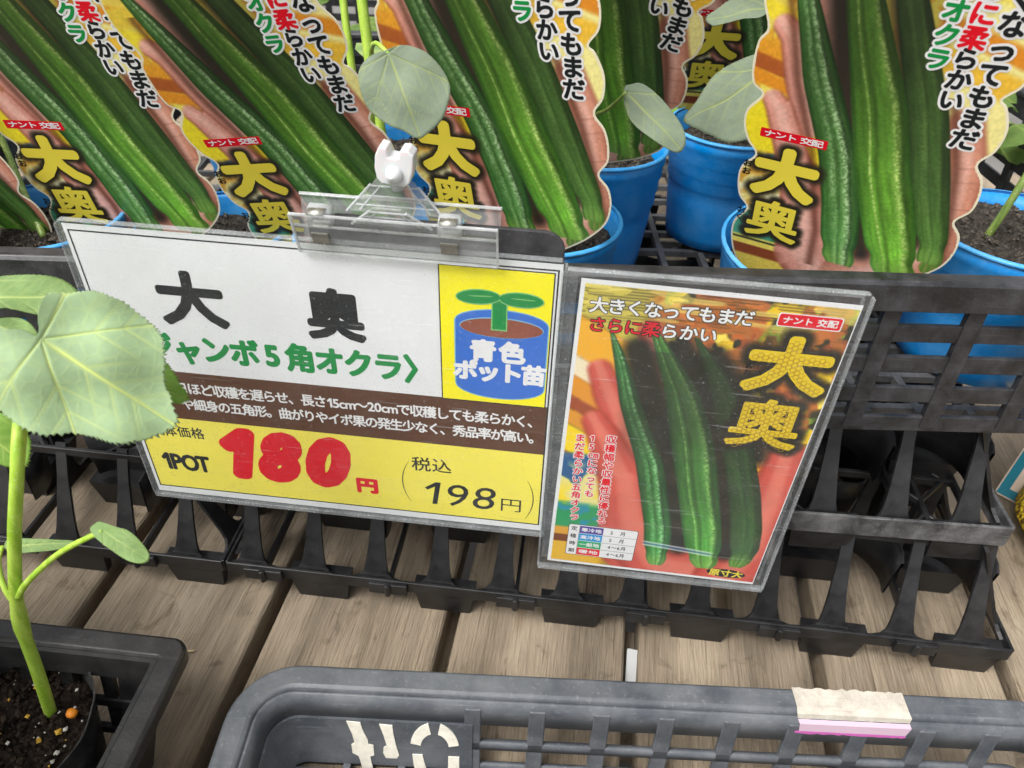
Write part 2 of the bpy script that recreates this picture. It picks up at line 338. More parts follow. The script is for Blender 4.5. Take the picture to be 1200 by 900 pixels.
def okra(I, U, V, rows, dark, mid, hi, ridges, seed, gloss=1.):
    """rows: (v, centre u, half width) from tip to cap"""
    rows = sorted(rows); vs = [r[0] for r in rows]; vd = np.arange(vs[0], vs[-1]+.5, .5); ker = np.exp(-(np.arange(-24, 25)/9.)**2); ker /= ker.sum()
    sp_ = lambda q: np.convolve(np.pad(np.interp(vd, vs, q), 24, mode='reflect', reflect_type='odd'), ker, 'valid')
    uc = np.interp(V, vd, sp_([r[1] for r in rows])); hw = np.maximum(np.interp(V, vd, sp_([r[2] for r in rows])), .3)*(1-.17*np.exp(-((V-vs[0]-11)/4.5)**2))
    ins = (V > vs[0]) & (V < vs[-1]); s = (U-uc)/np.maximum(hw, .2)
    e_ = (1-np.abs(s))*hw; m = sm(e_, -.45, .35) * sm(V, vs[0]-.3, vs[0]+.6) * sm(-V, -vs[-1]-.3, -vs[-1]+.6)
    shade = .35*sm(1-np.abs(s), 0, .7)+.65*sm(1-np.abs(s), 0, .25)
    n1 = fbm(s*11, V*.28, 5, seed); n2 = vnoise(U, V, .9, seed+5)
    c = np.asarray(dark)[None, None]*(1-shade)[..., None] + np.asarray(mid)[None, None]*shade[..., None]
    c = c*(.86+.26*n1)[..., None]
    c = c*(.84+.34*(1-sm(V, vs[0], vs[0]+70)))[..., None]
    c = c*(.90+.2*vnoise(s*5+7, V*.05+seed, .5, seed+21))[..., None]*(.93+.14*vnoise(U, V, .8, seed+33))[..., None]
    rr_ = sorted(r[0] for r in ridges)
    if len(rr_) > 1:
        fc = 1+.10*sm(s, rr_[0]-.04, rr_[0]+.04)-.20*sm(s, rr_[1]-.05, rr_[1]+.05)-.05
        c = c*fc[..., None]
    endk = 1-sm(V, vs[0]+3, vs[0]+15); c = c + (np.array([.52,.70,.30])-c)*(.55*endk*(.55+.9*np.abs(np.sin(s*7))))[..., None]
    for r0, wd, st in ridges:
        wob = r0 + .05*np.sin(V*.09+seed)+.04*(fbm(U*0, V, 14, seed+9)-.5)
        g = np.exp(-((s-wob)/wd)**2)*st
        g = g*(.30+.9*n1)*(.62+.75*(n2 > .52)*(.5+vnoise(U*1.3, V*.6, .7, seed+6)))
        c = c + (np.asarray(hi)-c)*np.clip(g*gloss*.85, 0, .85)[..., None]
        c = c*(1-.35*np.exp(-((s-wob-.22)/.10)**2)*st)[..., None]
    mm = (m*ins)[..., None]; return I*(1-mm)+c*mm
def glow(I, U, V, ch, cx, cy, sx, sy, bold, rad, col, rot=0):
    P, F, ad = glyph(ch); P = P - np.array([.5, .36]); P = P*np.array([sx, sy]); cr, sr = math.cos(rot), math.sin(rot); P = P @ np.array([[cr, sr], [-sr, cr]]); P = P + np.array([cx, cy])
    pts = []
    for f in F:
        q = P[list(f)]; pts += [q.mean(0)] + [q[i]*(1-t)+q[(i+1) % len(q)]*t for i in range(len(q)) for t in (0, .33, .66)]
    pts = np.unique(np.round(np.array(pts), 1), axis=0)
    u0, u1, v0, v1 = pts[:,0].min()-rad*2, pts[:,0].max()+rad*2, pts[:,1].min()-rad*2, pts[:,1].max()+rad*2
    idx = np.where((U > u0) & (U < u1) & (V > v0) & (V < v1)); uu = U[idx]; vv = V[idx]; dmin = np.empty(len(uu))
    for a in range(0, len(uu), 4000):
        dmin[a:a+4000] = np.sqrt(((uu[a:a+4000, None]-pts[:, 0])**2+(vv[a:a+4000, None]-pts[:, 1])**2).min(1))
    k = 1-sm(dmin, rad*.45, rad*1.25); I[idx] = I[idx]*(1-k[:, None])+np.asarray(col)*k[:, None]; return I
C = lambda r, g, b: np.array([r, g, b])/255.
def grid_mesh(name, U, V, I, mask, z, mat):
    h, wd = U.shape; vid = np.arange(h*wd).reshape(h, wd)
    q = mask[:-1,:-1] & mask[1:,:-1] & mask[:-1,1:] & mask[1:,1:]
    F = np.stack([vid[:-1,:-1][q], vid[:-1,1:][q], vid[1:,1:][q], vid[1:,:-1][q]], 1)
    used = np.unique(F); rm = -np.ones(h*wd, int); rm[used] = np.arange(len(used)); F = rm[F]
    co = np.stack([U.ravel()[used]*.001, V.ravel()[used]*.001, np.full(len(used), z)], 1)
    me = bpy.data.meshes.new(name); me.vertices.add(len(co)); me.vertices.foreach_set('co', co.ravel())
    me.loops.add(F.size); me.loops.foreach_set('vertex_index', F.ravel().astype(np.int32)); me.polygons.add(len(F))
    me.polygons.foreach_set('loop_start', np.arange(0, F.size, 4, dtype=np.int32))
    a = me.color_attributes.new('Col', 'FLOAT_COLOR', 'POINT'); lin = s2l(np.clip(I.reshape(-1, 3)[used], 0, 1))
    a.data.foreach_set('color', np.concatenate([lin, np.ones((len(lin), 1))], 1).ravel())
    me.materials.append(mat); me.update(calc_edges=True); me.validate()
    if F.size and me.polygons[0].normal.z < 0: me.flip_normals()
    return me
def in_poly(U, V, P):
    r = np.zeros(U.shape, bool); n = len(P)
    for i in range(n):
        (x0, y0), (x1, y1) = P[i], P[(i+1) % n]
        if y0 == y1: continue
        c = ((y0 > V) != (y1 > V)) & (U < (x1-x0)*(V-y0)/(y1-y0)+x0); r ^= c
    return r
# leaf outlines, stem paths and label poses in metres
LEAF = {'big': ([-0.1905, 0.19, 0.2938], [[-0.1914, 0.192, 0.2967], [-0.1922, 0.1953, 0.3009], [-0.1907, 0.2006, 0.3055], [-0.1843, 0.2042, 0.3048], [-0.1792, 0.2072, 0.3044], [-0.1748, 0.2086, 0.3027], [-0.1686, 0.2096, 0.2993], [-0.1622, 0.2089, 0.2939], [-0.1581, 0.2081, 0.2901], [-0.1554, 0.2058, 0.2856], [-0.1544, 0.202, 0.2806], [-0.1537, 0.1972, 0.2749], [-0.1508, 0.1942, 0.2696], [-0.1478, 0.1892, 0.2619], [-0.1524, 0.1843, 0.2599], [-0.1588, 0.1797, 0.2596], [-0.1654, 0.1764, 0.2607], [-0.1712, 0.1752, 0.2637], [-0.1778, 0.1732, 0.2663], [-0.1854, 0.1694, 0.2677], [-0.1919, 0.1685, 0.2714], [-0.1977, 0.1692, 0.2764], [-0.204, 0.1705, 0.2824], [-0.2096, 0.1742, 0.2904], [-0.2101, 0.1799, 0.297], [-0.2065, 0.1856, 0.3007], [-0.2015, 0.1869, 0.2984], [-0.1959, 0.1896, 0.2973], [-0.1922, 0.1896, 0.2946]]), 'top': ([-0.2434, 0.2137, 0.2884], [[-0.2426, 0.2193, 0.2916], [-0.2378, 0.223, 0.2928], [-0.2327, 0.2265, 0.2937], [-0.2249, 0.2292, 0.2934], [-0.2151, 0.232, 0.2927], [-0.2093, 0.2318, 0.2911], [-0.2041, 0.2286, 0.2878], [-0.2116, 0.2234, 0.2865], [-0.2144, 0.2181, 0.2839], [-0.2197, 0.219, 0.2858], [-0.2279, 0.2153, 0.2855], [-0.2347, 0.2123, 0.2853]]), 'small': ([-0.2277, 0.2073, 0.2844], [[-0.2242, 0.2097, 0.2845], [-0.2195, 0.213, 0.2845], [-0.2141, 0.2121, 0.283], [-0.2071, 0.2068, 0.2797], [-0.2132, 0.2073, 0.2812], [-0.2226, 0.2067, 0.2831]]), 'low': ([-0.1893, 0.2121, 0.2675], [[-0.1819, 0.2197, 0.2714], [-0.1746, 0.2224, 0.2705], [-0.1687, 0.2205, 0.2656], [-0.1639, 0.2178, 0.2605], [-0.1581, 0.2138, 0.2536], [-0.1601, 0.2111, 0.2519], [-0.1636, 0.2098, 0.2524], [-0.1675, 0.2062, 0.2507], [-0.1783, 0.2052, 0.2551], [-0.1851, 0.2076, 0.2609]]), 'left': ([-0.2574, 0.2031, 0.2398], [[-0.2523, 0.208, 0.2422], [-0.2426, 0.2076, 0.237], [-0.236, 0.2069, 0.233], [-0.2309, 0.2036, 0.2271], [-0.23, 0.1962, 0.2193], [-0.2357, 0.1935, 0.2194], [-0.2421, 0.1933, 0.2224], [-0.25, 0.1931, 0.2261], [-0.2561, 0.1985, 0.2346]]), 'cotr': ([-0.1796, 0.17, 0.2179], [[-0.1829, 0.1715, 0.2195], [-0.1814, 0.1726, 0.2196], [-0.1758, 0.1726, 0.2182], [-0.1707, 0.1725, 0.2169], [-0.1648, 0.1701, 0.2143], [-0.1606, 0.1668, 0.2115], [-0.1614, 0.1639, 0.2103], [-0.1669, 0.163, 0.2112], [-0.176, 0.1653, 0.2146], [-0.1811, 0.1672, 0.2169], [-0.184, 0.1694, 0.2187]]), 'cotl': ([-0.2465, 0.1826, 0.1793], [[-0.2458, 0.1856, 0.1811], [-0.2397, 0.1868, 0.1811], [-0.2276, 0.1887, 0.1808], [-0.2172, 0.19, 0.1803], [-0.2211, 0.1871, 0.1789], [-0.226, 0.1849, 0.1781], [-0.2375, 0.1818, 0.1776], [-0.2437, 0.1809, 0.1779]]), 'A': ([-0.1013, 0.3318, 0.359], [[-0.0997, 0.3332, 0.3609], [-0.0961, 0.3343, 0.3619], [-0.0917, 0.3348, 0.3617], [-0.0849, 0.3342, 0.3596], [-0.0777, 0.3316, 0.3545], [-0.0737, 0.3281, 0.3487], [-0.0739, 0.3235, 0.3421], [-0.0761, 0.3195, 0.3366], [-0.0815, 0.3158, 0.3322], [-0.0856, 0.3139, 0.3303], [-0.0918, 0.3147, 0.3325], [-0.0979, 0.315, 0.3341], [-0.1065, 0.317, 0.3386], [-0.1108, 0.3201, 0.3438], [-0.1132, 0.3251, 0.3515], [-0.1108, 0.3287, 0.3563], [-0.106, 0.3311, 0.3589], [-0.1032, 0.3319, 0.3595]]), 'B': ([0.0023, 0.3767, 0.3372], [[0.0016, 0.3784, 0.3391], [0.0043, 0.379, 0.3403], [0.0079, 0.3793, 0.3413], [0.0125, 0.3777, 0.3401], [0.0205, 0.3729, 0.3358], [0.0295, 0.3659, 0.3292], [0.0328, 0.3604, 0.3232], [0.0302, 0.3573, 0.3192], [0.0245, 0.3584, 0.3195], [0.0161, 0.3618, 0.3221], [0.0073, 0.3666, 0.3262], [0.0029, 0.3714, 0.3312], [0.0014, 0.3754, 0.3355]]), 'C': ([0.0878, 0.4729, 0.3286], [[0.0842, 0.4797, 0.3331], [0.0742, 0.4834, 0.3333], [0.0632, 0.4813, 0.3288], [0.0513, 0.4736, 0.3194], [0.0428, 0.4629, 0.3086], [0.0378, 0.4562, 0.3019], [0.0431, 0.451, 0.2991], [0.0539, 0.4454, 0.2975], [0.065, 0.4402, 0.2964], [0.075, 0.4395, 0.2985], [0.0846, 0.4431, 0.3039], [0.0891, 0.4552, 0.3148]]), 'D': ([0.0805, 0.4957, 0.3559], [[0.0768, 0.5028, 0.3606], [0.0682, 0.5064, 0.3613], [0.0571, 0.505, 0.3572], [0.0445, 0.4984, 0.3485], [0.0478, 0.4936, 0.3455], [0.0516, 0.4928, 0.346], [0.0633, 0.4928, 0.349], [0.0762, 0.492, 0.3519]])}
PATH = {'stem': [[-0.2589, 0.165, 0.0458], [-0.2511, 0.168, 0.0984], [-0.2434, 0.17, 0.1472], [-0.227, 0.172, 0.1962], [-0.2131, 0.176, 0.2349], [-0.2121, 0.185, 0.2515], [-0.2139, 0.2, 0.2666]], 'pet_r': [[-0.2363, 0.169, 0.1631], [-0.2257, 0.168, 0.1777], [-0.202, 0.168, 0.2021], [-0.1796, 0.17, 0.2179]], 'pet_l': [[-0.2411, 0.17, 0.153], [-0.245, 0.172, 0.1631], [-0.2487, 0.178, 0.1727], [-0.2505, 0.185, 0.1756]], 'pet_big': [[-0.2131, 0.176, 0.2349], [-0.2153, 0.19, 0.2487], [-0.2116, 0.2, 0.2669], [-0.1905, 0.19, 0.2938]], 'tl': [[-0.3376, 0.37, 0.2259], [-0.3532, 0.385, 0.2444], [-0.3679, 0.4, 0.2695], [-0.3785, 0.41, 0.3011]], 'tr': [[0.2169, 0.43, 0.2534], [0.2213, 0.43, 0.2797], [0.2303, 0.44, 0.3129]], 's1': [[-0.1591, 0.45, 0.2585], [-0.1636, 0.46, 0.3032], [-0.169, 0.47, 0.3489], [-0.1717, 0.48, 0.3738]], 's2': [[-0.1406, 0.44, 0.2642], [-0.1484, 0.45, 0.3123], [-0.1541, 0.46, 0.3517], [-0.158, 0.47, 0.376]], 'petB': [[-0.015, 0.39, 0.319], [-0.0058, 0.38, 0.3273], [0.0023, 0.372, 0.3386]]}
POSE = {'T1': [[0.9966, 0.0013, 0.0821, -0.3166], [0.08, -0.2373, -0.9681, 0.3751], [0.0182, 0.9714, -0.2366, 0.2742]], 'T2': [[0.988, -0.1509, 0.0337, -0.1991], [-0.0188, -0.3338, -0.9425, 0.3788], [0.1535, 0.9305, -0.3326, 0.2753]], 'T3': [[0.9739, -0.0974, -0.205, -0.0871], [-0.223, -0.2419, -0.9443, 0.381], [0.0423, 0.9654, -0.2573, 0.2998]], 'T5': [[0.9334, -0.0977, -0.3452, 0.0894], [-0.3584, -0.2993, -0.8843, 0.3934], [-0.0169, 0.9491, -0.3144, 0.2967]], 'T4': [[0.9737, 0.1277, -0.1888, -0.0534], [-0.1038, -0.4892, -0.866, 0.4353], [-0.2029, 0.8628, -0.463, 0.3322]], 'T6': [[0.9985, -0.0419, -0.0363, 0.0574], [-0.0531, -0.5342, -0.8437, 0.5534], [0.0159, 0.8443, -0.5356, 0.3221]]}
# ================================================================ setting
ground = MB().box((-8, -6, -.62), (8, 10, -.56)).build('ground', plastic('grey_concrete_floor', (.13,.125,.115), (.22,.21,.2), .6, .8, 3, .2))
tag(ground, kind='structure')
bench = empty('display_bench', Matrix.Translation((0, .4, 0)))
tag(bench, 'weathered wooden slatted bench under the trays and baskets', 'bench')
pitch = .1235; xs0 = -.196 + .0
for k in range(-9, 11):
    x0 = -.196 + k*pitch + .0045; x1 = -.196 + (k+1)*pitch - .0045
    mb = MB(); n = 14; y0, y1 = -.75, 1.25
    o = MB().box((x0, y0-.4, -.028), (x1, y1-.4, 0)).build('plank', M_WOOD, bench, bevel=.0035, segs=3)
for y in (-.9, -.1, .72): MB().box((-1.3, y-.03, -.10), (1.42, y+.03, -.0285)).build('joist', M_WOOD, bench)
for x in (-1.2, 1.3):
    for y in (-.9, .72): MB().box((x-.04, y-.04, -.56), (x+.04, y+.04, -.101)).build('leg', M_WOOD, bench)
sl = MB().bar((.0520, .262, -.016), (.0520, .300, -.004), .0070, .001, up=(.1,0,1)).build('plastic_strip', plain('white_strip_plastic', (.42,.43,.43), .4))
tag(sl, 'white plastic strip slipped into the gap between bench planks', 'strip')

# ================================================================ pot trays
PX, NX, NY = .0863, 6, 4
def make_tray(cat_mat=M_TRAY, band=M_TRAY, band_h=.009, nx=NX):
    W = nx*PX; D = NY*PX; zb, zt, ins = .025, .092, .031
    root = empty('pot_tray')
    b = MB()
    for (a, c) in (((-W,0),(0,0)), ((0,0),(0,D)), ((0,D),(-W,D)), ((-W,D),(-W,0))):
        a = Vector((*a, zb)); c = Vector((*c, zb)); b.bar(a, c, .0022, band_h)
    ob = b.build('rim_band', band, root, bevel=.0006)
    # joint tabs on the front and the two sides
    for i in range(nx):
        x = -.060 - i*PX
        t = MB().box((x-.013, -.0042, zb-.0052), (x+.013, -.0012, zb+.0045)); t.tube([(x, -.0046, zb-.005), (x, -.0046, zb+.0055)], .0022, 8)
        t.build('joint_tab', band, root, bevel=.0005)
    cup = MB().frus((-.021, 0, 0), (.021, .011, zb-.0005), .0040)
    cm = cup.mesh('cup', cat_mat); cm2 = MB().frus((-.024, -.024, 0), (.024, .024, zb-.0005), .005).mesh('cup', cat_mat)
    for i in range(nx):
        for j in range(NY):
            link_mesh('cup', cm2 if j else cm, root, Matrix.Translation((-.0225 - i*PX - (.004 if j and not i else 0), .0002 + j*PX, 0)))  # rear cups made full boxes to add shade behind the windows
    # strap: flared foot, drawn-in top
    def strap(h0=.0):
        P = [(-.0165,0),(-.0115,.0012),(-.0085,.0040),(-.0070,.009),(-.0055,.020),(-.0038,.040),(-.0036,.058),(.0036,.058),(.0038,.040),(.0055,.020),(.0070,.009),(.0085,.0040),(.0115,.0012),(.0165,0)]
        L = math.hypot(ins, .067); Pl = [(x, y*L/.058) for x, y in reversed(P)]
        return MB().prism(Pl, -.0011, .0011)
    sm_ = strap().mesh('strap', cat_mat)
    lean = math.atan2(ins, .067)
    def place(x, y, rz, tilt=lean, rot=0):
        link_mesh('strap', sm_, root, Matrix.Translation((x, y, zb+.002)) @ Matrix.Rotation(rz, 4, 'Z') @ Matrix.Rotation(math.pi/2 - tilt, 4, 'X'))
    for i in range(nx*2):
        x = -.0265 - i*PX/2
        if x < -W+.01: continue
        place(x, .0025, 0); place(x, D-.0025, math.pi)
    for j in range(NY*2):
        y = .026 + j*PX/2
        if y > D-.01: continue
        place(-.0025, y, math.pi/2); place(-W+.0025, y, -math.pi/2)
    # inner partitions
    g = MB()
    for i in range(nx):
        x = -.060 - i*PX
        g.box((x-.0012, .002, zb-.004), (x+.0012, D-.002, zb+.003))
    for j in range(1, NY): g.box((-W+.002, j*PX-.0012, zb-.0041), (-.002, j*PX+.0012, zb+.0029))
    g.build('base_grid', cat_mat, root)
    t = MB(); ti = ins
    for i in range(nx):
        x = -.060 - i*PX
        if x > -W+ti: t.box((x-.0016, ti, zt-.0055), (x+.0016, D-ti, zt))
    for j in range(1, NY): t.box((-W+ti, j*PX-.0016, zt-.0056), (-ti, j*PX+.0016, zt-.0001))
    for (a, c) in (((-W+ti,ti),(-ti,ti)), ((-ti,ti),(-ti,D-ti)), ((-ti,D-ti),(-W+ti,D-ti)), ((-W+ti,D-ti),(-W+ti,ti))):
        t.bar(Vector((*a, zt-.003)), Vector((*c, zt-.003)), .0026, .0062)
    for i in range(nx):
        for j in range(1, NY):
            x = -.060 - i*PX; y = j*PX
            for sx in (-1, 1):
                for sy in (-1, 1):
                    if sy < 0 and j == 1 and False: continue
                    t.bar((x+sx*.022, y, zt-.0025), (x, y+sy*.022, zt-.0025), .0022, .0046)
    for i in range(nx):
        x = -.060 - i*PX
        for sx in (-1, 1):
            if x+sx*.022 > -ti or x+sx*.022 < -W+ti: continue
            t.bar((x+sx*.022, ti, zt-.0027), (x, ti+.022, zt-.0027), .0022, .0045); t.bar((x+sx*.022, D-ti, zt-.0027), (x, D-ti-.022, zt-.0027), .0022, .0045)
    t.build('top_lattice', cat_mat, root, bevel=.0004, segs=1)
    # inner ribs rising from the base grid to the lattice, and the round cell sleeves
    for i in range(nx):
        for j in range(1, NY):
            x = -.060 - i*PX; y = j*PX
            for (dx, dy, rz) in ((-.022, 0, 0), (.022, 0, 0), (0, -.022, math.pi/2), (0, .022, math.pi/2)):
                if x+dx > -ti or x+dx < -W+ti: continue
                link_mesh('strap', sm_, root, Matrix.Translation((x+dx, y+dy, zb+.001)) @ Matrix.Rotation(rz, 4, 'Z') @ Matrix.Rotation(math.pi/2, 4, 'X') @ Matrix.Scale(.88, 4, (0,1,0)))
    def sleeve_ring(a0, a1, n, z1_):
        rb = MB()
        for k in range(n+1):
            a = math.radians(a0 + (a1-a0)*k/n); zz = z1_+.005*math.sin(3*a)
            for (r, z) in ((.034, zb+.003), (.0365, zb+zz), (.0350, zb+zz), (.0325, zb+.003)): rb.v.append((r*math.cos(a), r*math.sin(a), z))
        for k in range(n):
            for q in range(4): rb.f.append((k*4+q, k*4+(q+1)%4, (k+1)*4+(q+1)%4, (k+1)*4+q))
        return rb
    rb = sleeve_ring(5, 155, 14, .034); fm_ = sleeve_ring(0, 360, 26, .042).mesh('cell_sleeve', cat_mat, True)
    rm_ = rb.mesh('cell_sleeve', cat_mat, True)
    for i in range(nx):
        for j in range(NY-1):
            if j and i: link_mesh('cell_sleeve', fm_, root, Matrix.Translation((-.060 + PX/2 - i*PX, PX*.52 + j*PX, 0))); continue  # rear rows filled with full rings to block light and darken the tray
            if (i*3+j*5) % 4 == 1 or (i == 0 and j == 2): continue
            link_mesh('cell_sleeve', rm_, root, Matrix.Translation((-.060 + PX/2 - i*PX + (0 if i else -.026), PX*.52 + j*PX, 0)) @ Matrix.Rotation(math.radians(-20), 4, 'Z'))
    return root
YAW = math.radians(2.33)
tA = make_tray(M_TRAY, M_TRAY, .010)
tA.matrix_world = Matrix.Translation((.289, .3185, 0)) @ Matrix.Rotation(YAW, 4, 'Z')
tag(tA, 'black plastic pot tray on the planks, bottom one below the poster', 'pot tray', 'black pot trays under the crate')
tB = copy_tree(tA)
tB.matrix_world = Matrix.Translation((-.2315, .2975, 0)) @ Matrix.Rotation(YAW, 4, 'Z')
tag(tB, 'black plastic pot tray at the left edge behind the big leaf', 'pot tray', 'black pot trays under the crate')
tC = copy_tree(tA)
tC.matrix_world = Matrix.Translation((.2650, .3460, .0775)) @ Matrix.Rotation(math.radians(4.5), 4, 'Z')
for ch in list(tC.children):
    if ch.name.startswith('joint_tab'): bpy.data.objects.remove(ch); continue
    if ch.name.startswith('rim_band'):
        ch.data = ch.data.copy(); ch.data.materials[0] = M_TRAYTOP
        for v in ch.data.vertices: v.co.z += (.0035 if v.co.z > .025 else -.0025)
tag(tC, 'black plastic pot tray stacked on top with a scuffed grey rim, under the crate', 'pot tray', 'black pot trays under the crate')

# ================================================================ seedling crate with slotted walls
CY = math.atan(.1516)
crate = empty('seedling_crate', Matrix.Translation((.3735, .281 + .1516*(.3735+.283), 0)) @ Matrix.Rotation(CY, 4, 'Z'))
tag(crate, 'large dusty black crate with slotted walls holding the blue pots', 'crate')
CW, CD, Z0, Z1 = .735, .42, .1740, .270
def wall(name, length, M, up=M_CRATE):
    """slotted wall in local x (0..length) / z, thickness in y 0..t"""
    t = .0028; dr = -.004
    def yy(z): return dr*(Z1-z)/(Z1-Z0)
    b = MB()
    def hb(za, zb_, pr=0):
        b.add([(0,yy(za)-pr,za),(length,yy(za)-pr,za),(length,yy(za)+t+pr,za),(0,yy(za)+t+pr,za),(0,yy(zb_)-pr,zb_),(length,yy(zb_)-pr,zb_),(length,yy(zb_)+t+pr,zb_),(0,yy(zb_)+t+pr,zb_)],
              [(0,3,2,1),(4,5,6,7),(0,1,5,4),(1,2,6,5),(2,3,7,6),(3,0,4,7)], M)
    for za, zb_ in ((Z0, .1840), (.1940, .2040), (.2135, .2235), (.2325, .2425), (.2505, Z1-.004)): hb(za, zb_)
    b.build('wall_band', up, crate, bevel=.0005)
    n = int(length/.043); z0_, z1_ = Z0+.003, Z1-.006; hw = .0045; pr = .0006
    rib = MB().add([(-hw,yy(z0_)-pr,z0_),(hw,yy(z0_)-pr,z0_),(hw,yy(z0_)+t+pr,z0_),(-hw,yy(z0_)+t+pr,z0_),(-hw,yy(z1_)-pr,z1_),(hw,yy(z1_)-pr,z1_),(hw,yy(z1_)+t+pr,z1_),(-hw,yy(z1_)+t+pr,z1_)],
                   [(0,3,2,1),(4,5,6,7),(0,1,5,4),(1,2,6,5),(2,3,7,6),(3,0,4,7)]).mesh('wall_rib', up)
    for i in range(n+1):
        x = .0327 + i*.0431
        if x > length-.006: break
        link_mesh('wall_rib', rib, crate, M @ Matrix.Translation((x, 0, 0)))
wall('front', CW, Matrix.Translation((-CW, 0, 0)))
wall('back', CW, Matrix.Translation((0, CD, 0)) @ Matrix.Rotation(math.pi, 4, 'Z'))
wall('right', CD, Matrix.Rotation(math.pi/2, 4, 'Z'))
wall('left', CD, Matrix.Translation((-CW, CD, 0)) @ Matrix.Rotation(-math.pi/2, 4, 'Z'))
def rim_loop(x0, y0, x1, y1, r, prof, n=6):
    """closed sweep of a (out, z) profile round a rounded rectangle"""
    rings = [rrect(x0-o_, y0-o_, x1+o_, y1+o_, max(.0015, r+o_), n) for o_, z in prof]; m = len(rings[0]); mb = MB(); k = len(prof)
    for i in range(m):
        for j in range(k): mb.v.append((*rings[j][i], prof[j][1]))
    for i in range(m):
        for j in range(k):
            mb.f.append((i*k+j, ((i+1) % m)*k+j, ((i+1) % m)*k+(j+1) % k, i*k+(j+1) % k))
    return mb
rim_loop(-CW-.001, -.001, .001, CD+.001, .018, [(.006,Z1-.016),(.006,Z1-.001),(.0045,Z1+.001),(-.0035,Z1+.001),(-.005,Z1-.0005),(-.005,Z1-.004),(.0035,Z1-.004),(.0038,Z1-.016)]).build('rim', M_CRATE, crate, bevel=.0007)
fl = MB()
for i in range(25):
    x = -CW+.01+i*.030
    if x < -.005: fl.box((x-.0022, .006, Z0+.0005), (x+.0022, CD-.006, Z0+.0055))
for j in range(14): fl.box((-CW+.006, .012+j*.030-.0022, Z0+.0008), (-.006, .012+j*.030+.0022, Z0+.0052))
fl.build('floor_grid', plastic('dusty_crate_floor', (.05,.05,.052), (.26,.26,.26), .6, .5, 50), crate)

# ================================================================ soil, leaves, seedlings
def soilmat(name, a, b_, c):
    m, t, bs = new_mat(name); tc = nnode(t, 'ShaderNodeTexCoord')
    n = nnode(t, 'ShaderNodeTexNoise', i_Scale=420, i_Detail=6, i_Roughness=.75); t.links.new(tc.outputs['Object'], n.inputs['Vector'])
    r = ramp(t, [(.36, a), (.55, b_), (.70, c)]); t.links.new(n.outputs['Fac'], r.inputs['Fac']); t.links.new(r.outputs[0], bs.inputs['Base Color'])
    bp = nnode(t, 'ShaderNodeBump', i_Strength=1, i_Distance=.002); t.links.new(n.outputs['Fac'], bp.inputs['Height']); t.links.new(bp.outputs[0], bs.inputs['Normal'])
    bs.inputs['Roughness'].default_value = .9; bs.inputs['Specular IOR Level'].default_value = .2; return m
M_SOIL = soilmat('dark_moist_soil', (.008,.005,.004), (.028,.018,.013), (.07,.045,.03))
M_SOILG = soilmat('dry_grey_soil', (.02,.017,.014), (.07,.06,.05), (.17,.15,.12))
def soil_disk(r, z, mat, parent, seed=0, amp=.0022):
    rs = random.Random(seed); mb = MB(); NR, NA = 14, 44; mb.v.append((0, 0, z))
    for i in range(1, NR+1):
        for k in range(NA):
            a = 2*math.pi*k/NA; rr = r*i/NR; mb.v.append((rr*math.cos(a), rr*math.sin(a), z + rs.uniform(-amp, amp) - .0025*(i == NR)))
    for k in range(NA): mb.f.append((0, 1+k, 1+(k+1) % NA))
    for i in range(NR-1):
        for k in range(NA):
            a = 1+i*NA; b_ = 1+(i+1)*NA; k2 = (k+1) % NA; mb.f.append((a+k, b_+k, b_+k2, a+k2))
    return mb.build('soil', mat, parent, False)
def crumbs(r, z, n, size, mat, parent, seed=1, name='soil_crumbs'):
    rs = random.Random(seed); mb = MB()
    for _ in range(n):
        a = rs.uniform(0, 6.283); q = r*math.sqrt(rs.random()); s = size*rs.uniform(.4, 1.3)**1.5
        R_ = Matrix.Translation((q*math.cos(a), q*math.sin(a), z + s*.35 + rs.uniform(0, .0015))) @ Matrix.Rotation(rs.uniform(0, 6), 4, 'Z') @ Matrix.Rotation(rs.uniform(0, 3), 4, 'X')
        V = [(1,0,0),(-.8,.1,0),(0,.9,.1),(0,-1,0),(.1,0,.8),(0,.1,-.9)]
        V = [tuple(s*c*rs.uniform(.7, 1.25) for c in v) for v in V]
        mb.add(V, [(4,0,2),(4,2,1),(4,1,3),(4,3,0),(5,2,0),(5,1,2),(5,3,1),(5,0,3)], R_)
    o = mb.build(name, mat, parent); o['kind'] = 'stuff'; return o
M_CRUMB = soilmat('soil_crumb', (.02,.013,.01), (.05,.034,.025), (.10,.07,.05))
M_CRUMBG = soilmat('grey_soil_crumb', (.03,.027,.022), (.13,.11,.09), (.28,.25,.2))
M_PERL = plain('pale_perlite', (.62,.60,.54), .8); M_OCHRE = plain('ochre_granules', srgb(214,168,60), .7); M_ORANGE = plain('orange_pellet', srgb(232,140,30), .55)

